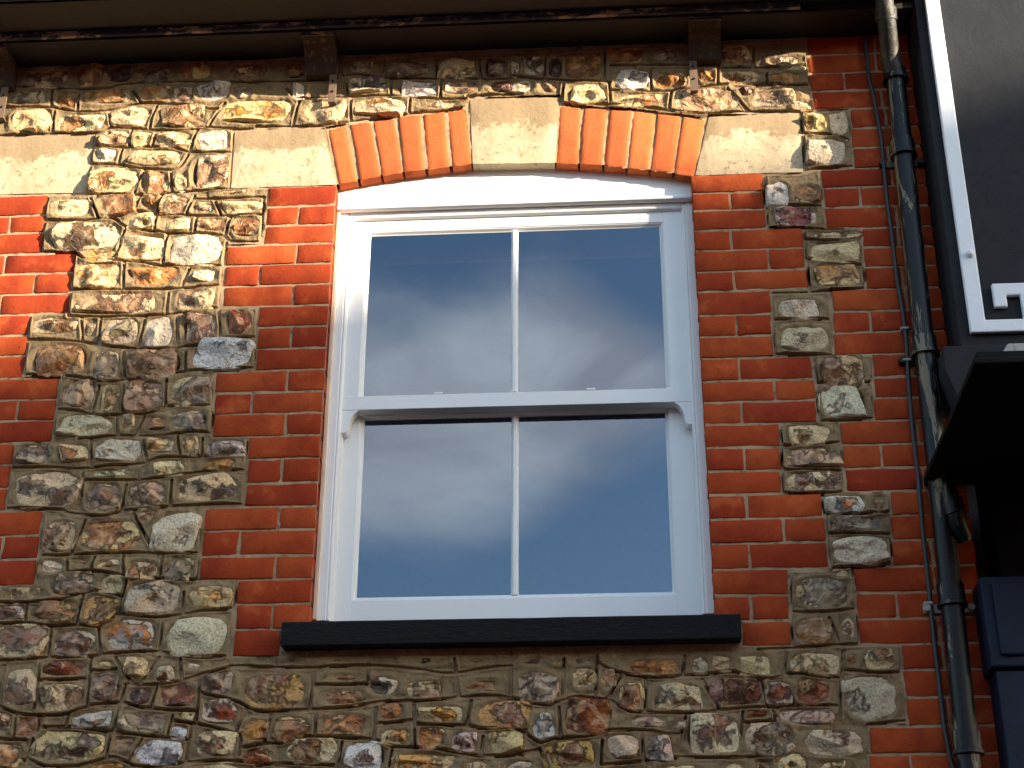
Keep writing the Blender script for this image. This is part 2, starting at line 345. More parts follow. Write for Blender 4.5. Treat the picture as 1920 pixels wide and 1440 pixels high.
rj = {0: [B, 1430], 1: [B, 1368.6, 1431], 2: [B, 1435.5], 3: [B, 1371, 1505.8], 4: [B, 1441, 1508], 5: [B, 1376, 1513.7], 6: [B, 1444], 7: [B, 1380, 1445],
      8: [B, 1447.7], 9: [B, 1386, 1521.6], 10: [B, 1453, 1528], 11: [B, 1391, 1529.5], 12: [B, 1461], 13: [B, 1395, 1463], 14: [B, 1463.5], 15: [B, 1400, 1541],
      16: [B, 1470, 1546.6], 17: [B, 1405, 1550.6], 18: [B, 1476.7], 19: [B, 1408, 1478], 20: [1391, 1482]}
for k, xs in rj.items():
    za = PZ(1302, RJY[k]) if k in RJY else RCZ[k+6]
    zb = (PZ(1302, RJY[k+1]) if k+1 in RJY else RCZ[k+7])+J
    ym = (RC[k+6]+RC[k+7])/2
    X = [v[0] if isinstance(v, tuple) else PX(v, ym) for v in xs]
    for a, b in zip(X[:-1], X[1:]): bricks.append((a+J/2 if a != X[0] else a, b-J/2 if b != X[-1] else b, zb, za))
rc_left = [1516, 1520, 1525.5, 1597, 1598, 1602, 1541, 1547, 1549, 1618, 1622, 1624.5, 1562.5, 1564, 1565, 1639, 1640, 1640, 1578, 1582, 1587.5, 1672, 1673, 1674.6, 1603, 1607, 1611, 1693, 1697, 1702, 1632, 1632]
for k, xl in enumerate(rc_left):
    ym = (RC[k]+RC[k+1])/2; x = PX(xl, ym); first = True; n = 0
    wide = (k//3) % 2 == 0
    while x < XR-.02:
        head = (k % 3 == 1 and n == 0) if wide else (k % 3 != 1 and n == 0)
        ln = .107 if head else .2195
        x1 = min(x+ln, XR)
        if XR-x1 < .05: x1 = XR
        bricks.append((x, x1, RCZ[k+1]+J, RCZ[k])); x = x1+J; n += 1
# two hidden-in-shade courses above, under the eaves
for k in range(3):
    z1 = RCZ[0]+.0762*(k+1)-J*0; x = PX(1516, 104)+(0.11 if k else 0)
    while x < XR-.03:
        x1 = min(x+.2195, XR); bricks.append((x, x1, z1-.0762+J, z1)); x = x1+J

# voussoirs and dressed stones, as (x, z) quads on the wall plane
def C(ox, oy, s, pts): return [(float(p[0]), float(p[2])) for p in (U(ox+x/s, oy+y/s) for x, y in pts)]
vous = []
for (a, b, c_, d) in [((510, 920), (640, 892), (722, 1282), (590, 1305)), ((668, 885), (812, 865), (882, 1250), (742, 1280)), ((835, 860), (988, 840), (1042, 1225), (902, 1250)),
                      ((1010, 835), (1162, 818), (1198, 1205), (1057, 1225)), ((1188, 812), (1337, 795), (1372, 1184), (1220, 1202)), ((1362, 790), (1492, 775), (1530, 1165), (1395, 1182))]:
    vous.append(C(480, 0, 3.79, [d, c_, b, a]))
for (a, b, c_, d) in [((345, 750), (492, 765), (467, 1165), (318, 1155)), ((515, 768), (672, 780), (637, 1172), (485, 1165)), ((698, 780), (848, 787), (807, 1185), (655, 1175)),
                      ((868, 787), (1022, 805), (973, 1200), (825, 1190)), ((1042, 812), (1198, 825), (1142, 1220), (985, 1205)), ((1215, 830), (1372, 850), (1292, 1250), (1155, 1230))]:
    vous.append(C(960, 0, 3.79, [d, c_, b, a]))
lime = [[(886.5, 307), (1040, 304.7), (1048, 182), (881.5, 186)], [(433.5, 352.5), (630, 346), (605, 239.5), (441, 247)],
        [(1304, 328.5), (1506, 322), (1499, 212), (1329.5, 219)], [(-150, 367), (161, 361), (176, 254), (-40, 259)]]
lime = [[(PX(x, y), PZ(x, y)) for x, y in q] for q in lime]
vous.append([(PX(x, y), PZ(x, y)) for x, y in [(-200, 372), (-162, 368), (-52, 262), (-100, 262)]])

# ---- intrados curve
intr = [(PX(x, y), PZ(x, y)) for x, y in [(628, 349), (636, 344.5), (670, 337.5), (713, 329.5), (755, 323), (796, 317.5), (842, 312), (886, 307), (960, 305), (1042, 304.7), (1085, 308), (1130, 311), (1175, 315), (1217, 319), (1260, 324), (1300, 330)]]
opening = [(0, ZB+.77), (WOP, ZB+.77)]
z_sill = PZ(960, 1156, 0.02)
open_poly = [(0, z_sill-.02), (WOP, z_sill-.02), (WOP, intr[-1][1])]+[p for p in reversed(intr[1:-1])]+[(0, intr[0][1])]

# ---- flints: (crop origin x, y, scale) then boxes with a tone letter
CR = {'A': (0, 0, 3.79), 'B': (0, 340, 3.79), 'C': (0, 700, 3.79), 'D': (0, 1060, 3.79), 'E': (480, 1120, 3.84), 'F': (960, 1120, 3.84), 'G': (1420, 1060, 3.79),
      'H': (960, 0, 3.79), 'I': (1420, 0, 3.79), 'J': (1420, 340, 3.79), 'K': (1420, 700, 3.79), 'M': (480, 0, 3.79)}
FLINTS = {
'A': "180 480 500 635 g;540 460 740 630 b;760 480 960 590 d;1010 495 1225 592 g;1280 450 1510 570 o;1630 450 1900 582 b;60 650 360 762 g;400 665 560 770 b;600 630 950 752 o;980 608 1225 725 o;1240 625 1385 735 g;1390 598 1640 730 l;1650 618 1800 725 g;"
     "75 770 380 952 c;400 808 752 942 k;800 772 1092 912 c;1140 768 1468 925 p;1560 700 2084 893 y;700 940 937 1050 p;950 938 1082 1052 c;1108 940 1372 1052 c;1398 930 1642 1082 w;675 1068 835 1165 w;885 1058 1302 1195 c;1350 1110 1628 1350 p;640 1188 995 1378 k;1008 1228 1202 1392 b;1245 1225 1345 1370 c",
'B': "368 125 668 268 k;690 98 978 268 b;1010 105 1132 212 b;1138 108 1352 248 p;1358 148 1522 240 g;1558 140 1872 242 k;1540 66 1745 112 c;895 230 1102 345 c;1128 265 1378 362 c;1398 265 1622 364 p;1658 255 1848 405 b;340 290 872 515 D;590 480 842 582 y;858 365 1182 592 k;1188 382 1592 605 w;532 572 872 772 y;915 600 1282 760 o;1375 622 1555 722 w;"
     "522 788 1168 965 p;1255 758 1530 930 p;222 968 555 1105 p;588 985 702 1125 g;738 975 995 1165 n;1028 958 1232 1190 w;1288 938 1545 1155 v;1605 925 1788 1105 r;205 1155 652 1388 b;655 1208 852 1425 v;895 1192 1315 1420 p;1342 1122 1805 1338 L",
'C': "445 38 692 250 p;698 72 868 302 b;882 58 1172 290 p;1202 22 1495 238 g;395 298 802 462 n;862 288 965 412 c;1015 305 1195 412 b;1190 262 1508 418 g;108 508 388 655 g;392 498 642 645 k;685 472 1012 640 w;1042 458 1262 580 c;1292 448 1428 598 c;1455 478 1750 600 V;635 672 925 742 n;1075 608 1312 738 c;1450 612 1672 698 o;"
     "102 698 575 962 q;605 778 872 1002 q;912 778 1195 965 p;1235 722 1702 918 D;305 1045 558 1278 p;552 1038 1022 1278 o;978 968 1122 1062 p;1072 988 1418 1285 w;272 1328 462 1435 w;518 1312 662 1378 r;688 1328 872 1402 c;888 1328 1132 1482 k;1168 1308 1392 1490 g",
'D': "0 168 335 258 k;352 42 692 232 g;698 78 902 218 n;905 108 1292 358 n;1338 148 1668 312 y;-40 278 182 402 v;228 248 572 418 b;588 212 832 438 O;-60 418 352 658 q;392 458 692 662 v;738 378 1138 618 Y;1182 368 1618 652 w;305 682 632 798 r;682 678 818 742 c;882 652 1068 798 c;1108 712 1248 858 R;1308 688 1452 752 w;28 745 268 1018 q;258 845 602 1048 p;638 762 868 978 g;912 862 1082 998 d;1118 836 1402 1022 r;1448 752 1678 922 g;1700 783 2192 1027 O;"
     "1412 948 1692 1148 R;1712 1092 1925 1252 o;-30 1045 102 1205 p;105 1068 312 1232 b;498 1032 822 1168 Y;852 1048 1205 1202 g;1268 1030 1392 1112 c;1198 1138 1342 1242 L;1398 1168 1692 1362 p;-40 1258 168 1445 o;218 1172 762 1402 D;798 1218 982 1318 p;958 1238 1308 1422 L;1712 1288 1905 1412 r;635 1398 932 1510 o;1378 1400 1702 1515 c;150 1440 420 1540 g;1040 1450 1330 1540 p;-20 1470 120 1550 r",
'E': "-10 440 112 485 c;200 440 350 490 g;450 440 760 480 d;490 548 785 620 b;438 665 805 785 b;798 570 1032 712 W;1078 596 1388 738 p;1498 586 1785 684 b;98 858 385 1052 b;448 836 832 1005 o;888 766 1078 898 o;1168 776 1508 914 y;1556 748 1995 950 O;898 942 1138 1074 y;1142 938 1372 1102 o;1392 968 1602 1124 P;1665 952 1932 1134 c;-20 1098 122 1205 r;228 1018 612 1210 p;638 1038 962 1260 L;958 1122 1465 1270 y;1470 1168 1695 1270 c;1765 1178 1990 1290 w;100 1222 330 1290 c;400 1235 620 1300 b;1100 440 1380 490 d;1460 440 1700 490 b",
'F': "30 536 338 768 g;290 440 372 492 o;428 506 614 668 b;636 516 764 674 b;816 446 1224 574 o;1286 426 1420 554 n;1424 416 1592 544 k;1616 406 1884 574 k;776 616 958 824 b;1006 624 1394 838 p;1416 572 1804 794 Q;142 842 318 1048 l;356 742 714 998 r;786 862 1108 938 T;1156 876 1264 948 c;1232 846 1652 1148 q;1676 806 1862 888 r;216 1026 644 1240 O;662 986 924 1168 R;966 996 1172 1194 V;20 1160 196 1250 w;1050 1205 1364 1290 c;1500 1185 1704 1280 c;1718 1172 1874 1270 p;690 1215 960 1290 g;430 1250 620 1300 o;60 430 250 500 d;430 430 600 490 d",
'G': "256 78 668 314 g;518 28 664 102 c;262 376 530 568 b;576 356 708 524 p;222 616 594 794 c;636 636 724 724 b;742 606 994 754 k;42 822 264 998 R;262 796 514 1004 r;612 782 994 1114 n;-10 1016 102 1094 r;142 1016 564 1144 T;-95 1118 258 1372 g;326 1172 744 1374 R;118 1332 342 1470 c;-10 1378 104 1470 o;418 1378 644 1490 c",
'H': "-20 436 62 564 w;72 406 234 550 W;250 400 360 560 d;368 396 646 574 o;666 336 944 462 o;996 356 1184 446 g;716 496 974 654 l;1004 516 1246 648 o;1330 496 1444 596 o;1486 326 1704 466 o;1476 516 1804 608 k;1826 520 1900 604 k;186 598 356 676 p;376 598 684 754 k;706 664 1106 768 k;1140 634 1620 806 p;1600 634 1720 704 d;1686 636 2050 776 g;-10 578 166 668 w;1820 416 1960 486 g",
'I': "246 716 384 794 k;76 526 354 608 o;196 466 350 520 k;66 396 334 486 g;316 826 500 950 y;502 804 644 978 w;330 986 646 1184 w",
'J': "56 6 238 194 l;238 26 450 164 b;86 186 446 330 P;346 352 726 418 k;366 430 730 586 c;364 588 756 760 o;146 836 476 990 w;136 1026 516 1224 n;440 1246 784 1500 p",
'K': "440 82 794 330 w;190 366 524 524 c;182 528 594 694 p;186 696 594 854 q;472 868 790 1004 Y;796 866 914 1004 b;516 1008 914 1144 g;530 1152 944 1374 w",
'M': "0 446 94 564 g;176 456 356 574 b;654 548 936 674 W;936 426 1254 556 g;1286 426 1570 574 c;1610 416 1790 560 d;1806 426 1890 544 b;976 582 1304 700 l;1326 586 1604 684 g;1646 586 1892 664 d;236 596 364 714 w;686 440 836 530 g;326 722 660 888 c;690 698 1074 838 k;1156 722 1444 784 c"}
JOINTS = {
'A': "0 620 560 640 700 640 950 600 1260 590 1890 590;0 770 380 770 560 800 780 790 980 745 1250 745 1480 780 1560 785;0 968 380 955 700 950 800 915 1100 930 1290 935 1480 910 1700 925 1895 912;680 1045 900 1055 1200 1050 1350 1085 1640 1085;660 1170 850 1180 960 1200 1240 1210 1340 1110;340 1385 620 1385 950 1390 1300 1370 1600 1345;375 640 370 770;390 800 375 955;775 790 795 915;1115 765 1065 915;1600 745 1480 910;940 935 920 1055;1120 935 1080 1050;1405 930 1350 1085;675 970 620 1370;1665 935 1635 1345;870 1075 845 1180;1030 1220 955 1375;1215 1215 1225 1370;950 660 1010 745;570 650 550 790;0 440 1890 425",
'B': "340 97 600 82 800 100 1150 95 1400 75 1640 55 1895 50;340 280 560 285 800 270 900 330 1180 370 1560 385 1650 430 1870 435;960 220 1120 240 1540 250 1860 240;1380 130 1500 130 1870 115;300 505 520 515 640 570 900 570 1150 600 1590 605;520 775 880 775 1200 770 1570 740;490 965 780 970 1000 965 1300 940 1500 905 1840 900;200 1130 500 1140 800 1180 1100 1200 1400 1170 1500 1130 1820 1110;170 1380 400 1380 650 1410 750 1430 900 1415 1100 1400 1300 1360 1530 1340 1820 1330;"
     "340 95 295 505;640 110 700 265;1000 110 960 220;1150 110 1120 235;1385 110 1325 245;1530 150 1570 240;1880 120 1855 435;1115 250 1100 355;1400 265 1385 370;1640 260 1600 390;895 335 825 560;1190 385 1155 600;1610 440 1585 620 1560 890;535 530 490 960;885 580 880 770;1350 620 1300 740;1200 780 1185 940;215 960 170 1380;585 970 590 1130;720 970 705 1165;1040 970 985 1190;1260 950 1265 1160;1555 910 1570 1110;1835 900 1810 1330;880 1200 890 1410;1325 1180 1320 1350",
'C': "410 260 560 275 700 310 850 300 1050 290 1200 240 1500 230;560 470 830 450 1100 450 1400 420 1520 440;100 680 350 675 580 685 800 660 1000 650 1150 605 1400 600 1755 580;600 765 800 765 1050 760 1400 710 1740 690;40 965 400 970 500 1000 740 1020 900 980 1450 940 1740 935;280 1300 500 1300 800 1280 1200 1285 1430 1280;425 30 375 480;710 100 665 290;880 60 880 290;1185 50 1180 240;1520 0 1500 430;835 310 840 450;1030 310 975 435;95 510 40 960;650 470 655 660;1020 480 1045 620;1265 460 1285 590;1440 470 1440 590;1760 470 1730 940;1000 650 990 745;600 700 585 880;900 800 865 990;1225 770 1210 970;310 990 280 1300;610 1050 510 1290;950 1000 1100 1280;1440 960 1410 1440;480 1310 485 1420;680 1310 650 1400;880 1300 880 1440;1160 1300 1140 1440;95 500 360 490;1520 455 1765 465",
'D': "-60 268 370 260 600 190 720 190 860 220;480 60 700 50 900 80 1150 100 1400 110;-60 425 200 415 300 435 560 430 700 440 760 400 830 350 1100 375 1300 355 1440 330 1660 310;-60 688 300 665 420 660 680 650 800 630 1000 615 1200 630 1400 660 1600 650;290 820 600 810;650 755 830 740;890 850 1120 850 1300 820 1640 725 1895 735;-60 990 0 1010 150 1060 420 1070 620 1010 750 985 900 985 1050 1020 1390 1040;1430 910 1560 940 1700 980 1800 1030 1900 1050;310 1155 500 1155 800 1190 1200 1230 1340 1245;1230 1110 1500 1150 1700 1215;1720 1300 1900 1270;-60 1405 200 1390 330 1430 560 1430 780 1370 900 1400 1000 1435 1300 1410 1560 1390 1900 1410;-60 1240 190 1245;"
     "200 270 185 420;595 210 550 420;905 120 845 340;1310 200 1300 340;1685 120 1640 500;370 450 350 660;705 450 720 630;1160 390 1140 610;30 720 5 960;295 680 240 1040;650 670 625 1000;820 660 940 840;1130 660 1000 840;1285 670 1290 810;890 860 860 980;1120 870 1080 1010;1425 800 1400 1110;120 1060 100 1230;490 1070 470 1150;850 1000 810 1190;1230 1080 1190 1220;1380 1060 1320 1400;1750 1020 1680 1190;1720 1200 1700 1350;240 1240 190 1400;790 1210 760 1360;1010 1240 920 1390",
'E': "-180 500 0 510 400 515 600 500 900 500 1200 530 1400 555 1700 510 1840 500;430 635 800 630;-10 820 400 815 700 790 950 755 1200 750 1500 725 1700 715 1920 745;880 915 1130 890;1150 920 1500 930 1650 950 1920 935;0 1060 200 1050 370 1005 600 1015 850 1030 1000 1080 1300 1095 1600 1145 1920 1140;0 1220 200 1200 560 1215;420 540 390 800;810 520 810 600;1430 450 1460 720;1835 520 1835 700;435 830 425 1000;865 800 850 1030;1140 780 1145 1090;1550 750 1520 920;1635 1010 1620 1130;620 1050 600 1200;980 1100 960 1220;60 1050 110 850",
'F': "620 480 750 540 950 575 1150 575 1400 560 1570 540 1700 570 1850 590 1920 575;0 725 130 765 280 775 450 725 600 735 700 745 800 800 900 830 1150 835 1400 830 1700 795 1920 800;0 945 80 970 200 1050 300 1025 560 1000 740 960 950 965 1200 995;1670 910 1900 890;200 1100 0 1140;650 1210 900 1190 1100 1160 1500 1160 1920 1150;375 450 360 700;615 420 600 720;790 560 700 720;965 590 955 830;1240 430 1230 560;1370 600 1490 800;1800 610 1840 790;130 800 100 950;340 800 350 1010;1250 870 1190 1080;1660 830 1650 1000;1870 810 1920 900;650 1040 640 1210;935 990 950 1180;200 1100 260 1229",
'G': "235 40 500 35 680 10;250 335 450 340 690 315;0 605 250 595 450 575 700 570 1020 565;210 620 190 790;0 820 150 800 250 770 400 790 570 805;610 615 585 1080;1020 570 1020 810;610 750 800 765 1010 770;60 1010 270 1000 560 1000;130 1020 110 1110;0 1360 150 1350 250 1290;240 45 240 570;685 20 730 560;510 380 570 540;220 900 270 1000;330 1380 345 1440;790 1140 1070 1110",
'H': "0 550 200 570 400 580 700 590;700 650 900 655 1100 655 1250 640 1500 610 1900 610;345 745 700 750 1000 775 1300 810 1600 800 1900 800;240 430 230 560;370 590 350 740;690 600 700 750;980 470 990 650;1130 670 1115 780;1530 640 1690 805;1465 420 1460 600;1720 350 1710 500;1810 540 1815 610;660 360 660 580;-10 400 1000 340 1900 300;700 470 1250 470;1480 490 1900 490",
'I': "0 620 370 610;65 540 65 610;350 400 410 790;0 800 400 795 660 785;310 810 345 1220;660 790 690 1185;320 950 480 960 640 1000;350 1220 450 1200 690 1185;40 1240 300 1240 440 1200;440 1215 490 1620",
'J': "50 -90 75 330;70 180 440 180;75 340 480 345 740 335;330 360 370 780;730 340 770 770;350 420 550 425 730 400;360 560 500 570 730 600;100 800 350 795 550 780 770 765;100 800 120 1240;510 800 545 1230;110 990 500 985;120 1235 560 1240 830 1235;395 1245 435 1440;820 1240 830 1440",
'K': "420 0 440 340;830 0 835 320;420 65 600 75 830 60;160 360 440 345 840 325;160 370 180 850;590 350 620 840;190 520 400 510 590 495;185 690 400 690 600 700;180 855 620 850 940 850;470 870 520 1390;945 850 960 1360;490 1000 700 1005 940 990;510 1145 700 1140 950 1150;215 1400 500 1390 960 1360",
'M': "0 590 400 580 700 540 900 560 1300 570 1890 570;220 640 300 720;290 710 700 690 1000 690 1300 710 1490 710;310 725 265 895;675 710 675 870;1095 715 1090 800;0 905 260 905 420 900 640 875 1000 825 1480 775;1500 690 1890 670;0 425 1890 405;930 430 900 560;1280 430 1290 570;1590 430 1600 570;600 450 610 540;640 560 650 690;960 570 960 690;1320 580 1310 700"}
flints = []
for k, s in FLINTS.items():
    ox, oy, sc = CR[k]
    for q in s.split(';'):
        a = q.split(); x0, y0, x1, y1 = [float(v) for v in a[:4]]
        x0, x1 = ox+x0/sc, ox+x1/sc; y0, y1 = oy+y0/sc, oy+y1/sc
        p = U((x0+x1)/2, (y0+y1)/2); hx = (PX(x1, (y0+y1)/2)-PX(x0, (y0+y1)/2))/2; hz = (PZ((x0+x1)/2, y0)-PZ((x0+x1)/2, y1))/2
        flints.append((float(p[0]), float(p[2]), hx, hz, a[4]))
segs = []
for k, s in JOINTS.items():
    ox, oy, sc = CR[k]
    for q in s.split(';'):
        v = [float(w) for w in q.split()]; P = [U(ox+v[i]/sc, oy+v[i+1]/sc) for i in range(0, len(v), 2)]
        P = [(float(p[0]), float(p[2])) for p in P]
        # smooth the hand-drawn line
        if len(P) > 2:
            Q = []
            for i in range(len(P)-1):
                p0 = P[max(i-1, 0)]; p1 = P[i]; p2 = P[i+1]; p3 = P[min(i+2, len(P)-1)]
                for t_ in np.linspace(0, 1, 6, endpoint=False):
                    Q.append(tuple(.5*((2*p1[j])+(-p0[j]+p2[j])*t_+(2*p0[j]-5*p1[j]+4*p2[j]-p3[j])*t_**2+(-p0[j]+3*p1[j]-3*p2[j]+p3[j])*t_**3) for j in (0, 1)))
            P = Q+[P[-1]]
        segs += list(zip(P[:-1], P[1:]))

# ---- value noise on arrays
def vnoise(X, Z, freq, seed):
    r = np.random.default_rng(seed); G = r.random((256, 256))
    x = X*freq; z = Z*freq; xi = np.floor(x).astype(int); zi = np.floor(z).astype(int); fx = x-xi; fz = z-zi
    fx = fx*fx*(3-2*fx); fz = fz*fz*(3-2*fz)
    g = lambda a, b: G[a % 256, b % 256]
    return (g(xi, zi)*(1-fx)+g(xi+1, zi)*fx)*(1-fz)+(g(xi, zi+1)*(1-fx)+g(xi+1, zi+1)*fx)*fz-.5

# ---- backing sheet of pale mortar between the bricks (front face just behind the brick faces)
def pip(X, Z, poly):
    ins = np.zeros(X.shape, bool); n = len(poly)
    for i in range(n):
        x1, z1 = poly[i]; x2, z2 = poly[(i+1) % n]
        c = ((z1 > Z) != (z2 > Z)) & (X < (x2-x1)*(Z-z1)/((z2-z1)+1e-12)+x1)
        ins ^= c
    return ins
def grid_mesh(name, xs, zs, keep, H, material, parent):
    nx, nz_ = len(xs), len(zs); X, Z = np.meshgrid(xs, zs, indexing='ij')
    k = keep[:-1, :-1] & keep[1:, :-1] & keep[1:, 1:] & keep[:-1, 1:]
    idx = np.arange(nx*nz_).reshape(nx, nz_)
    q = np.stack([idx[:-1, :-1][k], idx[1:, :-1][k], idx[1:, 1:][k], idx[:-1, 1:][k]], 1)
    used = np.unique(q); remap = -np.ones(nx*nz_, int); remap[used] = np.arange(len(used)); q = remap[q]
    co = np.stack([X.ravel()[used], H.ravel()[used], Z.ravel()[used]], 1).astype(np.float32)
    me = bpy.data.meshes.new(name); me.vertices.add(len(co)); me.vertices.foreach_set('co', co.ravel())
    me.loops.add(q.size); me.loops.foreach_set('vertex_index', q.ravel().astype(np.int32))
    me.polygons.add(len(q)); me.polygons.foreach_set('loop_start', (np.arange(len(q))*4).astype(np.int32)); me.polygons.foreach_set('loop_total', np.full(len(q), 4, np.int32))
    me.polygons.foreach_set('use_smooth', np.ones(len(q), bool)); me.update(calc_edges=True); me.validate()
    me.materials.append(material); o = bpy.data.objects.new(name, me); COL.objects.link(o)
    if parent: kid(o, parent)
    return o
xs = np.arange(XL, XR+.001, .008); zs = np.arange(ZB, ZT, .008); X, Z = np.meshgrid(xs, zs, indexing='ij')
H = .0022+.0022*vnoise(X, Z, 60, 3)+.0016*vnoise(X, Z, 25, 4)
H += .0011
for (cx, cz, hx, hz, tone) in flints: H = np.where((np.abs((X-cx)/(hx+.004))**2.6+np.abs((Z-cz)/(hz+.004))**2.6) < 1, .05, H)
keep = ~pip(X, Z, [(x+(.006 if x < .5 else -.006), z) for x, z in open_poly])
wall = grid_mesh('wall', xs, zs, keep, H, M_BMORT, house)
wall['label'] = 'red brick dressings around panels of knapped flint'

# ---- flint mortar height field with scored joints
xs = np.arange(XL+.25, XR, .0027); zs = np.arange(ZB+.1, .80, .0027); X, Z = np.meshgrid(xs, zs, indexing='ij')
keep = np.ones(X.shape, bool)
def win(x0, x1, z0, z1):
    return slice(max(0, int((x0-xs[0])/.0027)), max(0, int((x1-xs[0])/.0027)+2)), slice(max(0, int((z0-zs[0])/.0027)), max(0, int((z1-zs[0])/.0027)+2))
for (x0, x1, z0, z1) in bricks:
    e = .0065; w = win(x0-e, x1+e, z0-e, z1+e); keep[w] &= ~((X[w] > x0-e) & (X[w] < x1+e) & (Z[w] > z0-e) & (Z[w] < z1+e))
for poly in vous+lime+[open_poly]:
    cx = sum(p[0] for p in poly)/len(poly); cz = sum(p[1] for p in poly)/len(poly)
    g2 = [(cx+(x-cx)*1.0+math.copysign(.004, x-cx), cz+(z-cz)*1.0+math.copysign(.004, z-cz)) for x, z in poly]
    w = win(min(p[0] for p in g2), max(p[0] for p in g2), min(p[1] for p in g2), max(p[1] for p in g2)); keep[w] &= ~pip(X[w], Z[w], g2)
H = -.002+.006*vnoise(X, Z, 14, 11)+.0035*vnoise(X, Z, 45, 12)+.0018*vnoise(X, Z, 120, 13)
for (cx, cz, hx, hz, tone) in flints:
    w = win(cx-1.5*hx, cx+1.5*hx, cz-1.5*hz, cz+1.5*hz)
    r = (np.abs((X[w]-cx)/hx)**2.6+np.abs((Z[w]-cz)/hz)**2.6)**(1/2.6)
    m_ = min(hx, hz); out_ = (r-1)*m_
    H[w] += -.006*np.clip(1-np.abs(out_-.002)/.012, 0, 1)+.045*np.clip(-(out_+.009)/.012, 0, 1)
D = np.full(X.shape, 9.0, np.float32)
for (a, b) in segs:
    p = .018; w = win(min(a[0], b[0])-p, max(a[0], b[0])+p, min(a[1], b[1])-p, max(a[1], b[1])+p)
    x = X[w]; z = Z[w]; dx, dz = b[0]-a[0], b[1]-a[1]; L2 = dx*dx+dz*dz+1e-12
    t_ = np.clip(((x-a[0])*dx+(z-a[1])*dz)/L2, 0, 1)
    D[w] = np.minimum(D[w], np.hypot(x-a[0]-t_*dx, z-a[1]-t_*dz))
wob = .0015*vnoise(X, Z, 30, 21); Dw = D+wob
jn = 1+.5*vnoise(X, Z, 9, 22)
H += jn*(.030*np.exp(-(Dw/.0031)**2)-.0034*np.exp(-((Dw-.0074)/.0027)**2))
# dips where the panels meet the brick edges
fm = grid_mesh('pointing_mortar', xs, zs, keep, H, M_FMORT, wall); fm['kind'] = 'stuff'
fm['label'] = 'grey brown mortar between the flints scored with ruled joint lines'

# ---- bricks
def brick_mesh(name, corners, depth, rs):
    # corners: quad (x,z) bl, br, tr, tl ; rounded, slightly worn block
    nx, nz_ = 7, 4
    bl, br, tr, tl = [np.array(c) for c in corners]
    L = np.linalg.norm(br-bl); Hh = np.linalg.norm(tl-bl)
    us = [0, .004/L*1.2, .25, .5, .75, 1-.004/L*1.2, 1]; vs = [0, .004/Hh, 1-.004/Hh, 1]
    vs = [0, .0045/Hh, .5, 1-.0045/Hh, 1]
    nx, nz_ = len(us), len(vs); v = []; f = []
    y0 = rs.uniform(-.0026, .0004); tx = rs.uniform(-.0022, .0022); tz = rs.uniform(-.002, .002)
    for i, u in enumerate(us):
        for j, w in enumerate(vs):
            p = (bl*(1-u)+br*u)*(1-w)+(tl*(1-u)+tr*u)*w
            edge = (i in (0, nx-1)) or (j in (0, nz_-1))
            jx = rs.uniform(-.0018, .0018) if edge else 0; jz = rs.uniform(-.0018, .0014) if edge else 0
            chip = rs.uniform(.0015, .0036) if edge else rs.uniform(-.0003, .0003)
            if (i in (0, nx-1)) and (j in (0, nz_-1)): chip += rs.choice([0, 0, .003])
            v.append((p[0]+jx, y0+tx*(u-.5)+tz*(w-.5)+chip, p[1]+jz))
    for i in range(nx-1):
        for j in range(nz_-1):
            a = i*nz_+j; f.append((a, a+nz_, a+nz_+1, a+1))
    per = [i*nz_ for i in range(nx)]+[(nx-1)*nz_+j for j in range(1, nz_)]+[i*nz_+nz_-1 for i in range(nx-2, -1, -1)]+[j for j in range(nz_-2, 0, -1)]
    n0 = len(v)
    for k in per: v.append((v[k][0], depth, v[k][2]))
    m = len(per)
    for k in range(m): f.append((per[(k+1) % m], per[k], n0+k, n0+(k+1) % m))
    c = np.array([(bl+br+tr+tl)/4]).ravel(); cx, cz = float(c[0]), float(c[1])
    o = mesh_obj(name, [(p[0]-cx, p[1], p[2]-cz) for p in v], f, M_BRICK, None, True)
    o.data.set_sharp_from_angle(angle=R(50)); o.location = (cx, 0, cz); kid(o, wall); return o
rs = random.Random(3)
for (x0, x1, z0, z1) in bricks:
    brick_mesh('brick', [(x0, z0), (x1, z0), (x1, z1), (x0, z1)], .104, rs)
for q in vous: o = brick_mesh('brick', q, .104, rs); o.data.materials[0] = M_RUBBER; o['label'] = 'paler orange brick set on end in the arch'
for q in lime:
    (ax, az), (bx, bz), (cx, cz), (dx, dz) = q
    nu, nv = 14, 8; v = []; f = []
    mxx, mzz = (ax+bx+cx+dx)/4, (az+bz+cz+dz)/4
    for i in range(nu+1):
        for j in range(nv+1):
            u, w = i/nu, j/nv
            x = (ax*(1-u)+bx*u)*(1-w)+(dx*(1-u)+cx*u)*w; z = (az*(1-u)+bz*u)*(1-w)+(dz*(1-u)+cz*u)*w
            e = i in (0, nu) or j in (0, nv)
            v.append((x-mxx, -.003+.002*mnoise.noise((x*12, 3, z*12))+(rs.uniform(.002, .005) if e else 0), z-mzz))
    for i in range(nu):
        for j in range(nv): a = i*(nv+1)+j; f.append((a, a+nv+1, a+nv+2, a+1))
    per = [i*(nv+1) for i in range(nu+1)]+[nu*(nv+1)+j for j in range(1, nv+1)]+[i*(nv+1)+nv for i in range(nu-1, -1, -1)]+[j for j in range(nv-1, 0, -1)]
    n0 = len(v); m = len(per)
    for k in per: v.append((v[k][0], .104, v[k][2]))
    for k in range(m): f.append((per[(k+1) % m], per[k], n0+k, n0+(k+1) % m))
    nm = 'keystone' if q is lime[0] else 'limestone_block'
    o = mesh_obj(nm, v, f, M_STONE, None, True); o.data.set_sharp_from_angle(angle=R(50)); o.location = (mxx, 0, mzz); kid(o, wall)

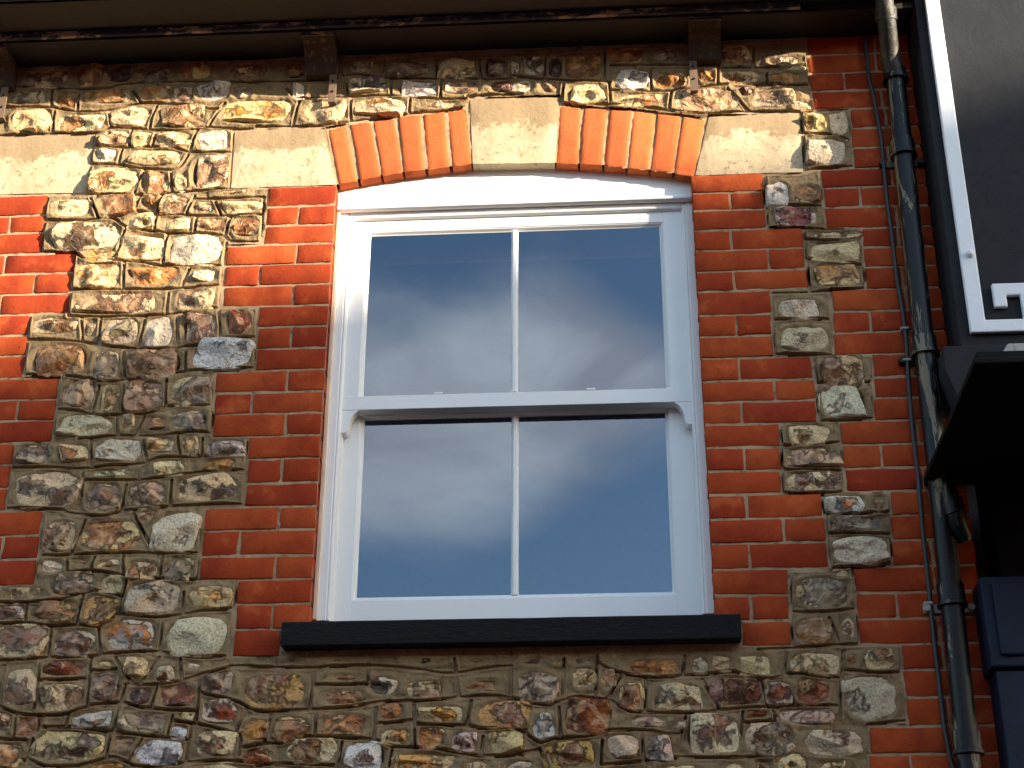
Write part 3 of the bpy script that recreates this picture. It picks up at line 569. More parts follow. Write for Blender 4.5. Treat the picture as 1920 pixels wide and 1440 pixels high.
# ---- flints
T = {  # core, vein, rind, rind amount, roughness of shape
 'g': ((146, 132, 114), (116, 98, 78), (192, 180, 156), .52), 'n': ((158, 150, 130), (134, 122, 100), (192, 186, 166), .75), 'b': ((122, 82, 46), (160, 126, 90), (206, 182, 140), .48),
 'd': ((84, 54, 38), (66, 46, 38), (120, 92, 66), .3), 'D': ((78, 62, 54), (112, 88, 66), (214, 198, 164), .62), 'o': ((178, 130, 68), (146, 98, 50), (204, 184, 142), .5),
 'O': ((120, 76, 42), (160, 130, 98), (206, 168, 104), .6), 'y': ((200, 152, 78), (178, 118, 50), (226, 206, 160), .7), 'Y': ((176, 108, 44), (150, 150, 152), (196, 196, 190), .62),
 'l': ((170, 172, 176), (146, 142, 140), (204, 206, 208), .7), 'L': ((150, 158, 172), (150, 136, 128), (206, 212, 222), .72), 'c': ((196, 172, 128), (172, 144, 106), (222, 206, 168), .75),
 'k': ((160, 116, 70), (126, 94, 64), (224, 210, 172), .72), 'p': ((170, 142, 116), (144, 112, 84), (214, 196, 166), .55), 'q': ((124, 86, 54), (150, 128, 112), (218, 204, 178), .6),
 'v': ((150, 132, 116), (122, 96, 74), (206, 196, 186), .55), 'V': ((158, 148, 148), (130, 114, 106), (194, 186, 180), .5), 'w': ((206, 196, 174), (170, 156, 132), (226, 220, 204), .85),
 'W': ((80, 62, 52), (110, 96, 86), (212, 208, 198), .62), 'r': ((150, 88, 46), (120, 62, 32), (188, 150, 112), .42), 'R': ((140, 72, 36), (108, 60, 36), (216, 204, 182), .62),
 'P': ((150, 96, 92), (116, 60, 62), (206, 190, 184), .6), 'Q': ((140, 106, 98), (116, 70, 50), (158, 110, 78), .5), 'T': ((184, 160, 146), (160, 136, 126), (208, 192, 178), .55)}
def vary(c, rs_, a=12):
    lum = sum(c)/3; kk = 1.07 if lum > 165 else 1.0; c = (c[0]*1.055*kk+3, c[1]*.99*kk, c[2]*.90*kk); kk = min(1, 236/max(c)); c = tuple(v*kk for v in c)
    d = rs_.uniform(-a, a); return s2l(tuple(min(245, max(8, v+d+rs_.uniform(-5, 5))) for v in c))
for idx, (cx, cz, hx, hz, tone) in enumerate(flints):
    rs_ = random.Random(100+idx); core, vein, rind, amt = T[tone]
    NA = 40; pw = rs_.uniform(3.0, 6.5)
    # angular outline: corners joined by nearly straight edges
    ang = sorted([(k+.5)*math.pi/2+rs_.uniform(-.26, .26) for k in range(4)]+[k*math.pi/2+rs_.uniform(-.3, .3) for k in rs_.sample(range(4), rs_.randint(1, 4))]); nc = len(ang)
    cor = []
    for a in ang:
        r = (abs(math.cos(a))**pw+abs(math.sin(a))**pw)**(-1/pw)*rs_.uniform(.93, 1.10)
        cor.append((r*math.cos(a), r*math.sin(a)))
    outl = []
    for k in range(NA):
        t_ = k/NA*nc; i = int(t_) % nc; fr = t_-int(t_)
        x = cor[i][0]*(1-fr)+cor[(i+1) % nc][0]*fr; z = cor[i][1]*(1-fr)+cor[(i+1) % nc][1]*fr
        rr = math.hypot(x, z); bulge = 1+.04*math.sin(math.pi*fr)+rs_.uniform(-.03, .03)
        outl.append((x*bulge, z*bulge))
    mnr = min(hx, hz); h = min(.029, mnr*rs_.uniform(.6, .95)); big = max(hx, hz)
    planes = []
    for k in range(rs_.randint(4, 6)):
        a = rs_.uniform(0, 2*math.pi); s_ = rs_.uniform(.4, 1.25); planes.append((math.cos(a)*s_, math.sin(a)*s_, rs_.uniform(.75, 1.15)))
    scoops = [(rs_.uniform(-.9, .9), rs_.uniform(-.9, .9), rs_.uniform(.45, .8), rs_.uniform(.3, .55)) for k in range(rs_.randint(1, 3))]
    rings = [1.0, .96, .88, .77, .65, .53, .41, .29, .17, .06]
    v = []; f = []; ed = []
    so_ = rs_.uniform(0, 99)
    for t_ in rings:
        for (x, z) in outl:
            u, w = x*t_, z*t_
            hh = min([1.0]+[p[2]-p[0]*u-p[1]*w for p in planes])
            for (sx, sz, sr, sdp) in scoops:
                dd = ((u-sx)**2+(w-sz)**2)/(sr*sr)
                if dd < 1: hh -= sdp*(1-dd)
            hh = max(hh, .22); X_, Z_ = u*hx, w*hz
            hh = h*hh*(1 if t_ < .95 else (.66 if t_ < 1 else .0))
            hh += .0030*mnoise.noise((X_*30+so_, so_, Z_*30))+.0024*abs(mnoise.noise((X_*60+so_, 3, Z_*90)))+.0008*mnoise.noise((X_*150+so_, 5, Z_*150))
            if t_ == 1.0: hh = -.016
            v.append((X_, -hh+.001, Z_)); ed.append(max(0.0, (t_-.45)/.5) if t_ < .96 else 1.1)
    n = NA
    for i in range(len(rings)-1):
        for k in range(n): f.append((i*n+k, i*n+(k+1) % n, (i+1)*n+(k+1) % n, (i+1)*n+k))
    f.append(tuple((len(rings)-1)*n+k for k in range(n)))
    o = mesh_obj('flint', v, f, M_FLINT, None, True); o.data.set_sharp_from_angle(angle=R(24))
    at = o.data.attributes.new('edge', 'FLOAT', 'POINT'); at.data.foreach_set('value', ed)
    o['core_tone'] = list(vary(core, rs_)); o['vein_tone'] = list(vary(vein, rs_)); o['rind_tone'] = list(vary(rind, rs_)); o['rind_amount'] = amt+rs_.uniform(-.05, .05)
    o.location = (cx, 0, cz); kid(o, wall)

# ---- window
YF, YS, YG, YS2, YG2 = .052, .068, .082, .112, .126
win_ = kid(thing('window', '', ''), house); del win_['label']; del win_['category']
win_['label'] = 'white sliding sash window with four panes and a curved head board'
zbead = (PZ(640, 392, YF)+PZ(1299, 379, YF))/2
zbot = PZ(960, 1157, YF)
cw = .014                                   # caulk strip
def wbuild(mb, name, m, parent=win_, **kw): o = mb.build(name, m, None, **kw); o.parent = parent; return o
m_ = MB(); m_.box(0.001, cw, YF-.012, YF+.02, zbot, zbead+.06); wbuild(m_, 'caulk', M_CAULK, bevel=.002)
x0, x1 = cw-.002, WOP+.004
xi = PX(651, 556, YF); lw = xi-x0; zi = PZ(960, 398, YF); ztop = zbead+.004
m_ = MB()   # outer lining: two uprights and a head, moulded on the inner edge
def upright(xa, sgn):
    pr = [(0, YF), (lw-.012, YF), (lw-.010, YF+.004), (lw-.006, YF+.001), (lw-.001, YF+.003), (lw+.002, YF+.012), (lw+.002, .15), (0, .15)]
    P = [(xa+sgn*a, y) for a, y in pr]; n = len(P)
    m_.add([(a, y, zbot) for a, y in P]+[(a, y, ztop) for a, y in P], [tuple(range(n)), tuple(range(n, 2*n))]+[(i, (i+1) % n, n+(i+1) % n, n+i) for i in range(n)])
upright(x0, 1); wbuild(m_, 'frame_upright', M_WHITE, bevel=.0012); m_ = MB(); upright(x1, -1); wbuild(m_, 'frame_upright', M_WHITE, bevel=.0012)
m_ = MB()
zh = (PZ(660, 404, YF)+PZ(1271, 388, YF))/2
prof = [(YF, ztop), (YF, zh+.004), (YF+.004, zh+.002), (YF+.001, zh-.002), (YF+.003, zh-.007), (YF+.012, zh-.010), (.15, zh-.010), (.15, ztop)]
m_.extrude_x(prof, x0+lw-.002, x1-lw+.002); wbuild(m_, 'frame_head', M_WHITE, bevel=.0012)
# head board under the arch with its drip bead
m_ = MB()
tym = [(intr[0][0]+.0, zbead-.004)]+[(WOP, zbead-.004)]+[(x, z+.022) for x, z in reversed(intr)]
tym[-1] = (0.0, tym[-1][1])
m_.prism(tym, YF-.010, .13); wbuild(m_, 'head_board', M_WHITE, bevel=.001)
m_ = MB(); m_.extrude_x([(YF-.022, zbead-.006), (YF-.024, zbead+.002), (YF-.018, zbead+.007), (YF, zbead+.009), (YF, zbead-.008), (YF-.012, zbead-.010)], .002, WOP-.001)
wbuild(m_, 'drip_bead', M_WHITE, bevel=.001)
# upper sash
gl = PX(689, 590, YG); gr = PX(1243, 590, YG); gt = (PZ(697, 441, YG)+PZ(1237, 430, YG))/2; gb = (PZ(684, 743, YG)+PZ(1247, 732.5, YG))/2
sx0, sx1 = x0+lw, x1-lw
mid = (PX(958, 590, YG)+PX(972, 590, YG))/2; mw = .0115
mr_t = gb; mr_b = (PZ(672, 767, YS)+PZ(1258, 756, YS))/2
sash = kid(thing('upper_sash', '', ''), house); 
for k in ('label', 'category'): del sash[k]
bpy.data.objects.remove(sash)
def sash_mesh(name, gx0, gx1, gz0, gz1, ys, yg, zlo, zhi):
    b_ = .013
    m_ = MB()
    m_.box(sx0-.004, gx0-b_, ys, ys+.04, zlo, zhi); m_.box(gx1+b_, sx1+.004, ys, ys+.04, zlo, zhi)
    wbuild(m_, 'stile', M_WHITE, bevel=.0012) if False else None
    return m_, b_
def make_sash(gx0, gx1, gz0, gz1, ys, yg, zlo, zhi, top, bottom):
    b_ = .013
    for (a, c) in ((sx0-.006, gx0-b_), (gx1+b_, sx1+.006)):
        m_ = MB(); m_.box(a, c, ys, ys+.043, zlo, zhi); wbuild(m_, 'stile', M_WHITE, bevel=.0012)
    for nm, za, zb in ((top, gz1+b_, zhi), (bottom, zlo, gz0-b_)):
        if zb-za > .002:
            m_ = MB(); m_.box(gx0-b_, gx1+b_, ys+.0005, ys+.0425, za, zb); wbuild(m_, nm, M_WHITE, bevel=.0012)
    m_ = MB()
    m_.sweep_rect(gx0-b_-.0005, gx1+b_+.0005, gz0-b_-.0005, gz1+b_+.0005, [(0, ys+.002), (.004, ys+.0035), (b_-.003, yg-.003), (b_, yg-.001), (b_+.001, yg+.004)])
    wbuild(m_, 'glazing_moulding', M_WHITE)
    m_ = MB()
    P = [(-mw, yg+.002), (-mw, yg-.002), (-.005, ys+.004), (.005, ys+.004), (mw, yg-.002), (mw, yg+.002)]; n = len(P)
    m_.add([(mid+a, y, gz0-.002) for a, y in P]+[(mid+a, y, gz1+.002) for a, y in P], [tuple(range(n)), tuple(range(n, 2*n))]+[(i, (i+1) % n, n+(i+1) % n, n+i) for i in range(n)])
    wbuild(m_, 'glazing_bar', M_WHITE, bevel=.001)
    for (a, c) in ((gx0-.003, mid-mw+.002), (mid+mw-.002, gx1+.003)):
        m_ = MB(); m_.add([(a, yg, gz0-.003), (c, yg, gz0-.003), (c, yg, gz1+.003), (a, yg, gz1+.003)], [(0, 1, 2, 3)])
        wbuild(m_, 'pane', M_GLASS)
make_sash(gl, gr, gb+.004, gt, YS, YG, mr_b+.002, zh-.006, 'top_rail', 'lower_bead')
m_ = MB(); m_.box(sx0-.004, sx1+.004, YS-.0015, YS2-.002, mr_b, mr_t-.003); wbuild(m_, 'meeting_rail', M_WHITE, bevel=.0015)
g2l = PX(677, 950, YG2); g2r = PX(1254, 950, YG2); g2t = (PZ(684, 787, YG2)+PZ(1248, 777, YG2))/2; g2b = (PZ(669, 1118, YG2)+PZ(1258, 1113, YG2))/2
make_sash(g2l, g2r, g2b, g2t, YS2, YG2, zbot-.002, mr_t-.01, 'top_rail', 'bottom_rail')
# horns
sw = PX(672, 767, YS)-(sx0)
hz0 = mr_b; hd = hz0-PZ(655, 812, YS)
for side in (0, 1):
    P = [(0, 0), (0, -hd), (sw*.28, -hd), (sw*.42, -hd*.86), (sw*.46, -hd*.66), (sw*.54, -hd*.42), (sw*.72, -hd*.20), (sw*.97, -hd*.06), (sw, 0)]
    P = [((sx0+a) if side == 0 else (sx1-a), hz0+.002+z) for a, z in P]
    if side: P = P[::-1]
    m_ = MB(); m_.prism(P, YS, YS2-.003); wbuild(m_, 'sash_horn', M_WHITE, bevel=.001)
# sash lifts seen at the meeting rail
for px_ in (822, 1108):
    xx = PX(px_, 740, YG); m_ = MB(); m_.box(xx-.014, xx+.014, YG-.006, YG-.001, gb+.004, gb+.010); wbuild(m_, 'catch', M_WHITE, bevel=.002)
# blind and room behind
bz = PZ(960, 490, .20)
m_ = MB(); m_.box(.01, WOP-.01, .20, .215, bz, gt+.30); wbuild(m_, 'blind', M_BLIND)
m_ = MB()
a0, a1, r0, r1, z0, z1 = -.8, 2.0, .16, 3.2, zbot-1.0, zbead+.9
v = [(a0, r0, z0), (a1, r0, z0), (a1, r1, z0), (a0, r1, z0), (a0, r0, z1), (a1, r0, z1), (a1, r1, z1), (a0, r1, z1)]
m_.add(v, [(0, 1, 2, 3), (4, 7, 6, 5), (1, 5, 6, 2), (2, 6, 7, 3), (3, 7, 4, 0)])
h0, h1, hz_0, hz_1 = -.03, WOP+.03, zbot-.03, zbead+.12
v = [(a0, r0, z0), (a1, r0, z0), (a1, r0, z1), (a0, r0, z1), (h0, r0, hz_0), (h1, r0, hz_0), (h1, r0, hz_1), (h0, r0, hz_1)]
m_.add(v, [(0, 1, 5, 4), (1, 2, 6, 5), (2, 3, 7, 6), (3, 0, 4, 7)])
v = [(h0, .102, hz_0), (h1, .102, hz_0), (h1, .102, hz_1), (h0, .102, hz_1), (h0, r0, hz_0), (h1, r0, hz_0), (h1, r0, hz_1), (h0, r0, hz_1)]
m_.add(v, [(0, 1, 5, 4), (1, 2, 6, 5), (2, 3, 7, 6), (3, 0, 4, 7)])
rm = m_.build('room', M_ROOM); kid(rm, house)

# ---- sill
yp = -.060
sl, sr_ = PX(527, 1185, yp), PX(1390, 1175, yp); st = (PZ(527, 1163, yp)+PZ(1390, 1153, yp))/2; sb = (PZ(527, 1208, yp)+PZ(1390, 1198, yp))/2
m_ = MB(); nseg = 60
for i in range(nseg): pass
prof = [(yp, sb), (yp, st-.004), (yp+.004, st), (.045, st+.014), (.06, st+.014), (.06, sb+.004)]
vv = []; ff = []; n = len(prof)
for i in range(nseg+1):
    x = sl+(sr_-sl)*i/nseg
    for j, (y, z) in enumerate(prof):
        d = .0022*mnoise.noise((x*9, j*.7, 1.3)) if j < 3 else 0
        vv.append((x, y+d, z+d*.6))
for i in range(nseg):
    for j in range(n): ff.append((i*n+j, i*n+(j+1) % n, (i+1)*n+(j+1) % n, (i+1)*n+j))
ff += [tuple(range(n)), tuple(range(nseg*n, (nseg+1)*n))]
m_.add(vv, ff); o = m_.build('window_sill', M_SILL, None, bevel=.002); kid(o, house); o['label'] = 'long black painted sill under the window'

# ---- eaves
zs_ = (PZ(300, 113)+PZ(1200, 88))/2          # underside of the eaves board where it meets the wall
PJ = .135
ex0, ex1 = XL, XR+.01
m_ = MB(); m_.box(ex0, ex1, -PJ, .11, zs_, zs_+.16); o = m_.build('eaves_board', M_SOFFIT, None, bevel=.003); kid(o, house); o['label'] = 'dark brown flaking boxed eaves above the wall'
m_ = MB()
m_.extrude_x([(-PJ-.001, zs_+.012), (-PJ-.010, zs_+.004), (-PJ-.016, zs_+.010), (-PJ-.016, zs_+.032), (-PJ-.001, zs_+.036)], ex0, PX(1500, 20, -PJ)); o = m_.build('edge_strip', M_TRIM, None, bevel=.001); kid(o, house)
for bi, (pxl, pyt, strap_x, sy0, sy1) in enumerate(((-45, 78, 0, 165, 222), (566, 57, 622, 138, 192), (1291, 31, 1302, 108, 171))):
    xa = PX(pxl, pyt, -PJ); xb = xa+PX(625, 57, -PJ)-PX(566, 57, -PJ)
    zb_ = PZ(600, 152); dz = zs_-zb_
    prof = [(-PJ+.004, zs_-.0), (-PJ+.004, zs_-.012), (-PJ*.72, zs_-dz*.22), (-PJ*.48, zs_-dz*.5), (-PJ*.34, zs_-dz*.8), (-.036, zs_-dz), (.002, zs_-dz), (.002, zs_)]
    m_ = MB(); m_.extrude_x(prof, xa, xb); o = m_.build('eaves_bracket', M_BRKT, None, bevel=.002); kid(o, house)
    o['label'] = ['curved bracket under the eaves at the left edge', 'curved timber bracket under the eaves left of the arch', 'curved timber bracket under the eaves right of the keystone'][bi]
    m_ = MB(); m_.box(xa-.001, xb+.001, -PJ-.002, -PJ+.004, zs_-.016, zs_-.001); c_ = m_.build('bracket_cap', M_TRIM, None, bevel=.001); c_.parent = o
    sx_ = PX(strap_x, sy1, -.03); zt_ = PZ(strap_x, sy0, -.03); zb2 = PZ(strap_x, sy1, -.03)
    m_ = MB(); m_.box(sx_-.013, sx_+.013, -.034, -.029, zb2, zt_+.06); m_.box(sx_-.0128, sx_+.0128, -.0292, .01, zb2+.001, zb2+.006)
    c_ = m_.build('iron_strap', M_IRON, None, bevel=.0008); c_.parent = o
    for q_ in (.3, .62):
        m_ = MB(); zc = zb2+(zt_+.02-zb2)*q_; m_.tube([(sx_, -.0335, zc), (sx_, -.037, zc)], .004, 10); c_ = m_.build('nail', M_BLACK, None); c_.parent = o
m_ = MB(); m_.box(ex0, ex1, -.298, -PJ-.003, zs_+.034, zs_+.17); o = m_.build('outer_fascia', M_SOFFIT, None, bevel=.003); kid(o, house)
# gutter along the eaves
gut = thing('gutter', 'black moulded iron gutter running along the eaves above the wall', 'gutter', (0, -.2, zs_+.1))
gz = zs_+.030; gy = -.300
prof = [(gy, gz+.10), (gy, gz+.012), (gy-.012, gz+.004), (gy-.05, gz), (gy-.075, gz+.008), (gy-.086, gz+.022), (gy-.088, gz+.032), (gy-.098, gz+.036), (gy-.133, gz+.050), (gy-.150, gz+.075), (gy-.160, gz+.08), (gy-.160, gz+.11), (gy-.150, gz+.11), (gy-.108, gz+.07), (gy-.08, gz+.04), (gy-.03, gz+.02), (gy-.008, gz+.03), (gy-.008, gz+.10)]
m_ = MB(); m_.extrude_x(prof, ex0, PX(1722, 5, -.30)); o = m_.build('trough', M_GUTTER, None, bevel=.001); o.parent = gut; o.matrix_parent_inverse = gut.matrix_basis.inverted()
for px_ in (95, 700, 1480):
    xx = PX(px_, 20, -.25); m_ = MB(); pr = [(y-.003 if y < gy-.02 else y, z-.003) for y, z in prof[1:12]]+[(gy-.10, gz+.12), (gy-.01, gz+.12)]
    m_.extrude_x(pr, xx-.025, xx+.025); o = m_.build('joint_collar', M_GUTTER, None, bevel=.001); o.parent = gut; o.matrix_parent_inverse = gut.matrix_basis.inverted()
# main roof slope behind the gutter
m_ = MB(); m_.extrude_x([(-PJ-.02, zs_+.165), (2.5, zs_+2.2), (2.5, zs_+2.15), (-PJ-.02, zs_+.162)], ex0-3, ex1); o = m_.build('roof', M_SLATE); kid(o, house)
m_ = MB(); m_.box(ex0-3, XL-.0, .0, .3, GROUND_Z, zs_+.1); m_.box(XL, XR, .11, .3, GROUND_Z, ZB+.02); m_.box(XL, XR, .0, .11, GROUND_Z, ZB+.005); m_.box(XR-.25, XR, .105, 3, GROUND_Z, zs_+.1)
o = m_.build('lower_wall', M_BMORT); kid(o, house)

# ------------------------------------------------------------------ downpipe and conduit
def attach(o, p): o.parent = p; o.matrix_parent_inverse = p.matrix_basis.inverted()
dp = thing('downpipe', 'flaking black iron rainwater pipe down the right end of the wall', 'downpipe', (float(U(1745, 700, -.07)[0]), -.07, GROUND_Z))
YP = -.062
cen = [(1674, 140), (1683, 200), (1692, 278), (1709, 400), (1717, 480), (1733, 630), (1747, 760), (1757, 860), (1774, 1000), (1785, 1115), (1793, 1200), (1811, 1395), (1815, 1440), (1824, 1520)]
pts = [U(x, y, YP) for x, y in cen]
zz = np.array([p[2] for p in pts]); xx = np.array([p[0] for p in pts]); kf = np.polyfit(zz, xx, 1)
def pp(y): p = U(1700, y, YP); z = p[2]; return (float(np.polyval(kf, z)), YP, float(z))
for ya, yb in ((136, 272), (272, 650), (650, 1120), (1120, 1395), (1395, 1560)):
    m_ = MB(); m_.tube([pp(ya), pp((ya+yb)/2), pp(yb)], .0315, 28); o = m_.build('pipe_length', M_PIPE, None, smooth=True); attach(o, dp)
for yc, hh_ in ((143, .022), (280, .030), (652, .030), (1119, .032), (1395, .032)):
    c = pp(yc); m_ = MB(); m_.tube([(c[0], c[1], c[2]+hh_), (c[0], c[1], c[2]-hh_+.012), (c[0], c[1], c[2]-hh_+.010), (c[0], c[1], c[2]-hh_)], [.038, .0385, .042, .0425], 28)
    o = m_.build('collar', M_PIPE, None, smooth=True); attach(o, dp)
    if yc in (280, 652, 1119):
        for s_ in (-1, 1):
            m_ = MB(); m_.tube([(c[0]+s_*.062, -.005, c[2]-.018), (c[0]+s_*.062, -.022, c[2]-.018)], .010, 12); m_.box(min(c[0], c[0]+s_*.07), max(c[0], c[0]+s_*.07), -.008, -.002, c[2]-.03, c[2]-.006)
            e_ = m_.build('fixing_lug', M_GREYLEAD if yc == 1119 else M_PIPE, None); e_.parent = o
m_ = MB(); t0 = U(1657, -6, -.22); t1 = U(1663, 45, -.165); t2 = U(1669, 112, -.085); t3 = pp(146)
m_.tube([tuple(t0+np.array([0, 0, .12])), tuple(t0), tuple(t1), tuple(t2*.55+t1*.45), tuple(t2), ((t2[0]+t3[0])/2, (t2[1]+t3[1])/2-.004, (t2[2]+t3[2])/2+.004), t3], [.029, .030, .030, .031, .033, .033, .031], 28)
o = m_.build('swan_neck', M_PIPE2, None, smooth=True); attach(o, dp)
m_ = MB(); t1a = U(1661, 28, -.176); m_.tube([tuple(t1a+np.array([0, -.004, .02])), tuple(t1a+np.array([0, .008, -.02]))], .036, 28); o = m_.build('collar', M_PIPE2, None, smooth=True); attach(o, dp)
cn = [(1620, 60), (1625, 110), (1630, 150), (1637, 175), (1653, 264), (1664, 383), (1673, 445), (1682, 525), (1692, 577), (1700, 643), (1703.5, 716), (1711, 805), (1721, 885), (1730, 990), (1739, 1071), (1748, 1165), (1760, 1271), (1771, 1363), (1783, 1427), (1800, 1470)]
m_ = MB(); m_.tube([tuple(U(x, y, -.016)) for x, y in cn], .0068, 14); o = m_.build('conduit', M_CONDUIT, None, smooth=True)
o['label'] = 'thin grey green cable pipe running beside the black downpipe'; o['category'] = 'conduit'; cdt = o
for y_, x_ in ((617, 1696), (676, 1700), (1132, 1740)):
    p = U(x_, y_, -.014); m_ = MB(); m_.box(p[0]-.0125, p[0]+.0125, -.024, .002, p[2]-.004, p[2]+.004); o = m_.build('clip', M_GREYLEAD, None, bevel=.002); o.parent = cdt

# ------------------------------------------------------------------ neighbouring building on the right
YN = -.15
nb = thing('neighbouring_building', 'charcoal painted building with a white key pattern band at the right edge', 'building', (XR+1.5, 0, GROUND_Z))
xn = XR+.003
zc0 = PZ(1790, 650, YN)
m_ = MB(); m_.box(xn, xn+4, YN, 2.5, zc0-.02, 2.2); o = m_.build('upper_wall', M_DARK, None, bevel=.004); attach(o, nb)
# white band: left upright, bottom band, key hook, as raised plaster
def Q(pts, Y): return [(PX(x, y, Y), PZ(x, y, Y)) for x, y in pts]
yb_ = YN-.018
xl_ = np.mean([PX(x, y, yb_) for x, y in ((1738, 0), (1763, 195), (1785, 380), (1800, 488), (1817, 622))]); xr_ = np.mean([PX(x, y, yb_) for x, y in ((1766, 0), (1789, 185), (1816, 380), (1829, 472), (1843, 600))])
zb0 = PZ(1817, 623, yb_); zb1 = PZ(1843, 599, yb_)
kx0, kx1, kx2 = PX(1862, 550, yb_), PX(1890, 570, yb_), PX(1916, 570, yb_)
kz0, kz1, kz2 = PZ(1865, 575, yb_), PZ(1895, 553, yb_), PZ(1865, 531, yb_)
kx3 = kx2+(kx1-kx0)
poly = [(xl_, zb0), (kx3+.9, zb0), (kx3+.9, zb1), (kx3, zb1), (kx3, kz2), (kx0, kz2), (kx0, kz0), (kx1, kz0), (kx1, kz1), (kx2, kz1), (kx2, zb1), (xr_, zb1), (xr_, 2.1), (xl_, 2.1)]
bm = bmesh.new(); vs0 = [bm.verts.new((x+.0012*mnoise.noise((x*9, z*9, 0)), yb_, z)) for x, z in poly]; fc = bm.faces.new(vs0)
r_ = bmesh.ops.extrude_face_region(bm, geom=[fc]); bmesh.ops.translate(bm, verts=[e for e in r_['geom'] if isinstance(e, bmesh.types.BMVert)], vec=(0, .017, 0))
bmesh.ops.recalc_face_normals(bm, faces=bm.faces)
me = bpy.data.meshes.new('key_band'); bm.to_mesh(me); bm.free(); me.materials.append(M_WPLAST)
o = bpy.data.objects.new('key_band', me); COL.objects.link(o); md = o.modifiers.new('bevel', 'BEVEL'); md.width = .004; md.segments = 2; md.limit_method = 'ANGLE'
attach(o, nb); o['label'] = 'raised white plaster band ending in a square key hook'
kp = U(1818, 477, yb_); m_ = MB(); m_.tube([(kp[0], yb_+.004, kp[2]), (kp[0], yb_-.012, kp[2]+.002), (kp[0], yb_-.016, kp[2]+.002)], [.013, .010, .005], 14); o = m_.build('peg', M_WPLAST, None, smooth=True); attach(o, nb)
# string course below the wall face
ys_ = YN-.02; zc1 = PZ(1800, 648, ys_); zc2 = PZ(1800, 745, ys_); xs0 = PX(1769, 655, ys_)
m_ = MB(); m_.prism([(PX(1771, 690, ys_), PZ(1771, 690, ys_)), (PX(1797, 750, ys_), zc2), (xn+4, zc2), (xn+4, zc1), (xs0, zc1)], ys_, .2); o = m_.build('string_course', M_DARK, None, bevel=.003); attach(o, nb)
m_ = MB(); m_.box(xn+.06, xn+4, -.01, .35, GROUND_Z, zc2+.01); o = m_.build('lower_wall', M_BLACK, None); attach(o, nb)
# projecting bay cornice with its own gutter
YW = -.03
pb = U(1736, 905, YW); zcb = float(pb[2])
best = min(((lambda p_, x_: (abs(proj((x_, -p_, zcb))[1]-676)+abs(proj((x_, -p_, zcb))[0]-1832), p_, x_))(p_, x_) for p_ in np.arange(.1, 1.6, .01) for x_ in np.arange(pb[0]-.15, pb[0]+.15, .005)))
PC, XC = float(best[1]), float(best[2])
XC0 = float(pb[0])
cor_ = thing('bay_cornice', 'black projecting bay cornice with deep dark underside at lower right', 'cornice', (XC+.8, -PC/2, zcb))
# underside slopes in plan from the front corner back to the wall beside the pipe
def planbox(mb, pts_, z0, z1):
    n = len(pts_); mb.add([(x, y, z0) for x, y in pts_]+[(x, y, z1) for x, y in pts_], [tuple(range(n)), tuple(range(2*n-1, n-1, -1))]+[(i, (i+1) % n, n+(i+1) % n, n+i) for i in range(n)])
m_ = MB(); planbox(m_, [(XC0, -.075), (XC, -PC), (XC+3, -PC), (XC+3, .0), (XC0, .0)], zcb, zcb+.028); o = m_.build('soffit', M_BLACK, None, bevel=.003); attach(o, cor_)
m_ = MB(); planbox(m_, [(XC0-.012, -.075), (XC-.012, -PC-.012), (XC+3, -PC-.012), (XC+3, -PC+.012), (XC+.014, -PC+.012), (XC0+.02, -.07)], zcb-.012, zcb+.006); o = m_.build('edge_moulding', M_BLACK, None, bevel=.004); attach(o, cor_)
m_ = MB(); planbox(m_, [(XC0+.10, -.01), (XC+.10, -PC+.10), (XC+3, -PC+.10), (XC+3, -.01)], zcb-.9, zcb-.002); 
o = m_.build('bay_side', M_BLACK, None, bevel=.003); 
bpy.data.objects.remove(o)
# white lead piece lying on top of the cornice
p0 = U(1873, 674, -PC+.03); zt = zcb+.0285
m_ = MB(); a0_ = PX(1873, 674, -PC+.05); a1_ = PX(1887, 652, -PC+.05)
m_.prism([(a0_, zt), (a0_+.4, zt), (a0_+.4, zt+.036), (a1_, zt+.036)], -PC+.03, -PC+.13); o = m_.build('lead_block', M_GREYLEAD, None, bevel=.004)
o['label'] = 'flaking white block lying on top of the black bay cornice'; o['category'] = 'block'
# short outlet pipe under the cornice
op = thing('outlet_pipe', 'short dark elbow pipe under the black cornice beside the downpipe', 'pipe', tuple(U(1790, 955, -.09)))
m_ = MB(); m_.tube([tuple(U(1765, 900, -.09)), tuple(U(1778, 925, -.09)), tuple(U(1788, 950, -.09)), tuple(U(1797, 985, -.09)), tuple(U(1806, 1010, -.06))], .026, 20); o = m_.build('elbow', M_PIPE, None, smooth=True); attach(o, op)
m_ = MB(); m_.tube([tuple(U(1784, 938, -.09)), tuple(U(1792, 965, -.09))], .031, 20); o = m_.build('collar', M_PIPE, None, smooth=True); attach(o, op)
# blue joinery
yq = -.12
bl = thing('blue_pilaster', 'dark blue painted timber pilaster with block capital at the lower right edge', 'pilaster', (PX(1880, 1300, yq), yq, GROUND_Z))
zA, zB_ = PZ(1880, 1080, yq), PZ(1880, 1250, yq)
m_ = MB(); m_.box(PX(1846, 1150, yq), PX(1846, 1150, yq)+.4, yq, 0, zB_, zA); m_.box(PX(1862, 1110, yq-.012), PX(1846, 1150, yq)+.4, yq-.012, yq-.001, zB_+.03, zA-.02); o = m_.build('capital', M_BLUE, None, bevel=.006); attach(o, bl)
m_ = MB(); m_.box(PX(1872, 1290, yq+.015), PX(1872, 1290, yq+.015)+.37, yq+.015, 0, GROUND_Z, zB_-.006); o = m_.build('shaft', M_BLUE, None, bevel=.004); attach(o, bl)

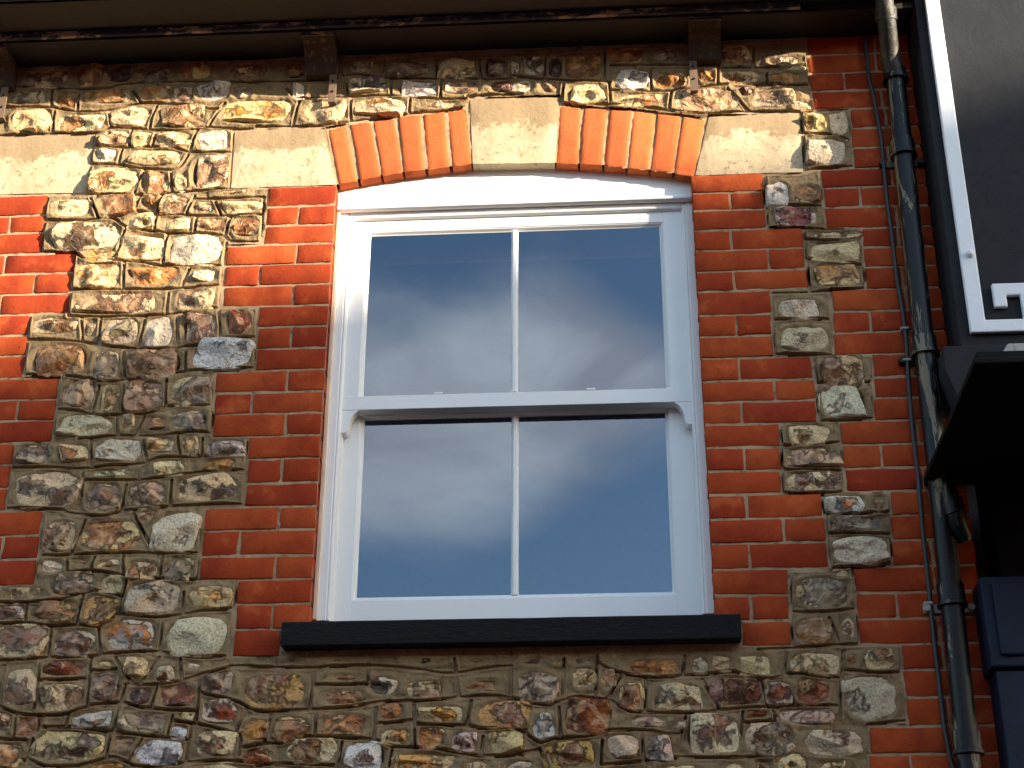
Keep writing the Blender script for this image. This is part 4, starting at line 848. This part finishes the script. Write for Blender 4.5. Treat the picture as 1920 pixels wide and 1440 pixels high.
tr_ = thing('terrace', 'low slate roofed brick terrace across the street facing the flint house', 'terrace', (0, -17, GROUND_Z))
m_ = MB(); m_.box(-70, 29, -21, -14, GROUND_Z, 2.7); o = m_.build('wall', M_BRICK, None); attach(o, tr_)
m_ = MB(); m_.extrude_x([(-13.8, 2.72), (-17.5, 4.1), (-21.2, 2.72)], -70, 29); o = m_.build('roof', M_SLATE, None); attach(o, tr_)
for i in range(22):
    for zc in (GROUND_Z+1.0, GROUND_Z+3.7):
        xc = -66+i*4.3; m_ = MB(); m_.box(xc-.5, xc+.5, -14.001, -13.95, zc, zc+1.5); o = m_.build('window', M_WHITE, None); attach(o, tr_)
        m_ = MB(); m_.box(xc-.42, xc+.42, -13.948, -13.94, zc+.08, zc+1.42); e_ = m_.build('pane', M_BLACK, None); e_.parent = o
# ------------------------------------------------------------------ the parapet building across the street whose roof edge shades the lower wall
wp = U(620, 512)                           # a point on the middle of the shadow edge
dist = 34.0
a_ = 2.2                                   # corner shadow falls this far to the right of that point
zrise = .25
Pc = np.array([wp[0]+a_, 0, wp[2]+zrise*a_])+dist*SUN
cx_, cy_, cz_ = float(Pc[0]), float(Pc[1]), float(Pc[2])
ob = thing('street_building', 'flat topped brick building across the street to the right', 'building', (cx_+6, cy_-5, GROUND_Z))
m_ = MB(); m_.box(cx_+.04, cx_+12, cy_-10, cy_-.04, GROUND_Z, cz_-.12); o = m_.build('wall', M_BRICK, None); attach(o, ob)
m_ = MB(); m_.box(cx_, cx_+12.05, cy_-10.05, cy_, cz_-.119, cz_); o = m_.build('parapet_coping', M_STONE, None, bevel=.01); attach(o, ob)
for fl_ in range(3):
    for q_ in range(3):
        zc = GROUND_Z+2.6+fl_*3.2; xc = cx_+2+q_*3.8
        m_ = MB(); m_.box(xc-.55, xc+.55, cy_-.06, cy_-.02, zc, zc+1.6); o = m_.build('window', M_WHITE, None); attach(o, ob)
        m_ = MB(); m_.box(xc-.45, xc+.45, cy_-.018, cy_-.012, zc+.1, zc+1.5); e_ = m_.build('pane', M_BLACK, None); e_.parent = o
print('bricks', len(bricks)+len(vous), 'flints', len(flints), 'PC', PC, 'WOP', WOP, 'XR', XR)
